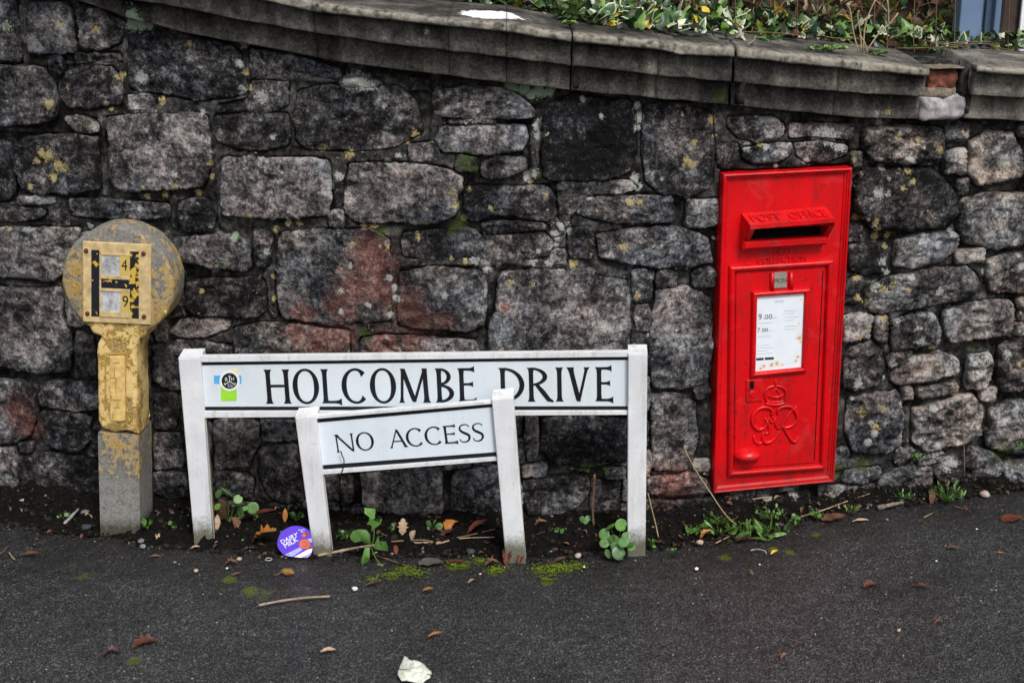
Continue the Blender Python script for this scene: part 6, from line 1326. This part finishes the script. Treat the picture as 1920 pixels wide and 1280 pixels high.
for j in range(kV): F += [[j*kU+i, j*kU+(i+1) % kU, (j+1)*kU+(i+1) % kU, (j+1)*kU+i] for i in range(kU)]
V = np.array(V); V = V+(.0018*vnoise(V, 160, 5))[:, None]; pod = tag(mesh_obj('seed_pod', V, F, M_P['nut'], None, True, origin=p), 'rough golden brown seed pod with stalk on the asphalt', 'seed pod'); mesh_obj('stalk', *tube([p+np.array([-.017, 0, .008]), p+np.array([-.027, -.006, .004]), p+np.array([-.035, -.010, .003])], .0013, 5), M_TWIG, pod, True)
p = G3(504, 1049); V = [p+np.array([.0085*math.cos(a), .0085*math.sin(a), .002]) for a in np.linspace(0, 2*math.pi, 25)]; tag(mesh_obj('ring', *tube(V, .0008, 6, False), M_P['white'], None, True, origin=p), 'tiny pale ring lying on the asphalt left of the lid', 'ring')

# purple foil lid leaning on the shorter sign's post
LP_ = Plane((on_ground(553, 1047)[0], on_ground(553, 1047)[1]-.004, 0), -.05); ti = math.radians(24)
LP_.uz = np.array([0, math.sin(ti), math.cos(ti)]); LP_.ux = np.array([1.0, 0, 0]); LP_.n = np.array([0, -math.cos(ti), math.sin(ti)])
def z5(x, y): return (500+x/14.22, 970+y/14.22)
def foil(col, name): m = Mat(name); n = m.noise(40, 3); return m.done(m.mix(n, tuple(c*.85 for c in col), col), .32, m.bump(n, .15, .003), .5)
M_PUR = foil((.10, .035, .62), 'purple_foil'); M_LIL = foil((.42, .42, .80), 'lilac_print'); M_CRM = foil((.85, .80, .66), 'cream_print'); M_CHO = foil((.62, .13, .05), 'chocolate_print'); M_CHO2 = foil((.25, .05, .03), 'dark_chocolate_print'); M_LW = foil((.82, .84, .86), 'white_print')
def lidpoly(pts, d0, d1): return prism(LP_, [LP_.px(*z5(*q)) for q in pts], d0, d1)
lid = tag(mesh_obj('foil_lid', *lidpoly(((330, 480), (370, 410), (420, 355), (490, 305), (560, 268), (630, 238), (700, 222), (780, 218), (850, 222), (930, 236), (1000, 260), (1065, 292), (1120, 330), (1165, 375), (1190, 420), (1205, 560), (1235, 760), (1228, 840), (1215, 900), (1195, 960), (1160, 1010), (1120, 1045), (1080, 1062), (900, 1068), (700, 1045), (580, 1030), (480, 1000), (420, 955), (370, 900), (330, 850), (300, 800), (285, 740), (285, 680), (300, 570)), -.0012, 0), M_PUR, None, origin=LP_.o), 'purple foil pot lid reading DAIRY MILK leaning by the shorter sign', 'pot lid')
for nm, pts, m_ in (('band', ((480, 985), (880, 790), (960, 850), (690, 1035), (580, 1025)), M_LIL), ('band', ((725, 1045), (1120, 835), (1220, 825), (1195, 930), (940, 1062), (850, 1062)), M_CRM), ('band', ((970, 1062), (1185, 945), (1150, 1010), (1080, 1058)), M_LIL), ('band', ((480, 985), (600, 930), (600, 1000), (560, 1018)), M_LW), ('band', ((1080, 570), (1195, 545), (1210, 650), (1180, 660)), M_LIL)):
    mesh_obj(nm, *lidpoly(pts, 0, .0003), m_, lid)
for cx, cy, rx, ry, m_, dd in ((1010, 700, 150, 125, M_CHO, .0004), (1120, 760, 85, 75, M_CHO2, .00035), (1035, 455, 85, 65, M_CHO2, .0004), (990, 470, 55, 45, M_CHO, .0006)):
    mesh_obj('sweet', *lidpoly([(cx+rx*math.cos(a), cy-ry*math.sin(a)) for a in np.arange(24)*math.pi/12], 0, dd), m_, lid)
mesh_obj('swirl', *tube(smooth_path([LP_.pt(*LP_.px(*z5(*q)), .0006) for q in ((960, 660), (1010, 640), (1070, 670), (1080, 720), (1030, 760), (960, 750))], 4), .0006, 5), M_CHO2, lid, True)
for wd_, c in (('DAIRY', ((415, 700), (835, 500), (815, 378), (355, 608))), ('MILK', ((505, 812), (855, 612), (790, 512), (432, 702))), ('°C', ((845, 395), (1005, 385), (1020, 300), (845, 310)))):
    put_text('lettering', lid, LP_, wd_, *[z5(*q) for q in c], .0004, M_LW, .0003)
# scraps of dead leaf and seedlings mixed through the soil
V, F, MI, RM = [], [], [], []; b = 0; ks = ['brown', 'purple', 'tan', 'grey', 'rust', 'weed', 'penny']
for k in range(620):
    x, y = in_soil(); sc_ = random.uniform(.006, .022) if k < 430 else random.uniform(.004, .009)
    mi = random.choices(range(5), [6, 6, 1.3, 3, 1.2])[0] if k < 430 else random.choice([5, 6])
    v, f, rim = blade_shape(.3, .5, random.uniform(.1, .9), k % 9) if k < 430 else round_shape(); R_ = np.array(Euler((random.gauss(.1, .5), random.gauss(0, .5), random.uniform(0, 6.3))).to_matrix())
    V.append((v*sc_)@R_.T+np.array([x, y, ground_z(x, y)+sc_*.25])); F += [[i+b for i in g] for g in f]; MI += [mi]*len(f); RM += rim; b += len(v)
o = mesh_obj('leaf_litter', np.concatenate(V), F, [ML[k] for k in ks], None, True, {'rim': RM}); o.data.polygons.foreach_set('material_index', MI); tag(o, 'small dark leaf scraps and seedlings mixed through the soil strip', None, None, 'stuff')
# moss cushions at the asphalt edge
mb = MB()
for mx, my, r in MOSSP[:15]:
    for k in range(int(80*r/.03)):
        a = random.uniform(0, 6.28); q = r*abs(random.gauss(0, .7)); x, y = mx+math.cos(a)*q*1.3, my+math.sin(a)*q*.9; s_ = random.uniform(.0012, .0032); z = ground_z(x, y)
        v, f = PEB[k % 8]; mb.add(v*s_*np.array([1, 1, .8])+np.array([x, y, z]), f)
M_MOSS = leaf_mat('bright_moss', (.05, .085, .006), (.15, .20, .015), .9, .15, 200)
tag(mb.build('moss', M_MOSS, None, True), 'bright green moss cushions along the asphalt edge', None, None, 'stuff')
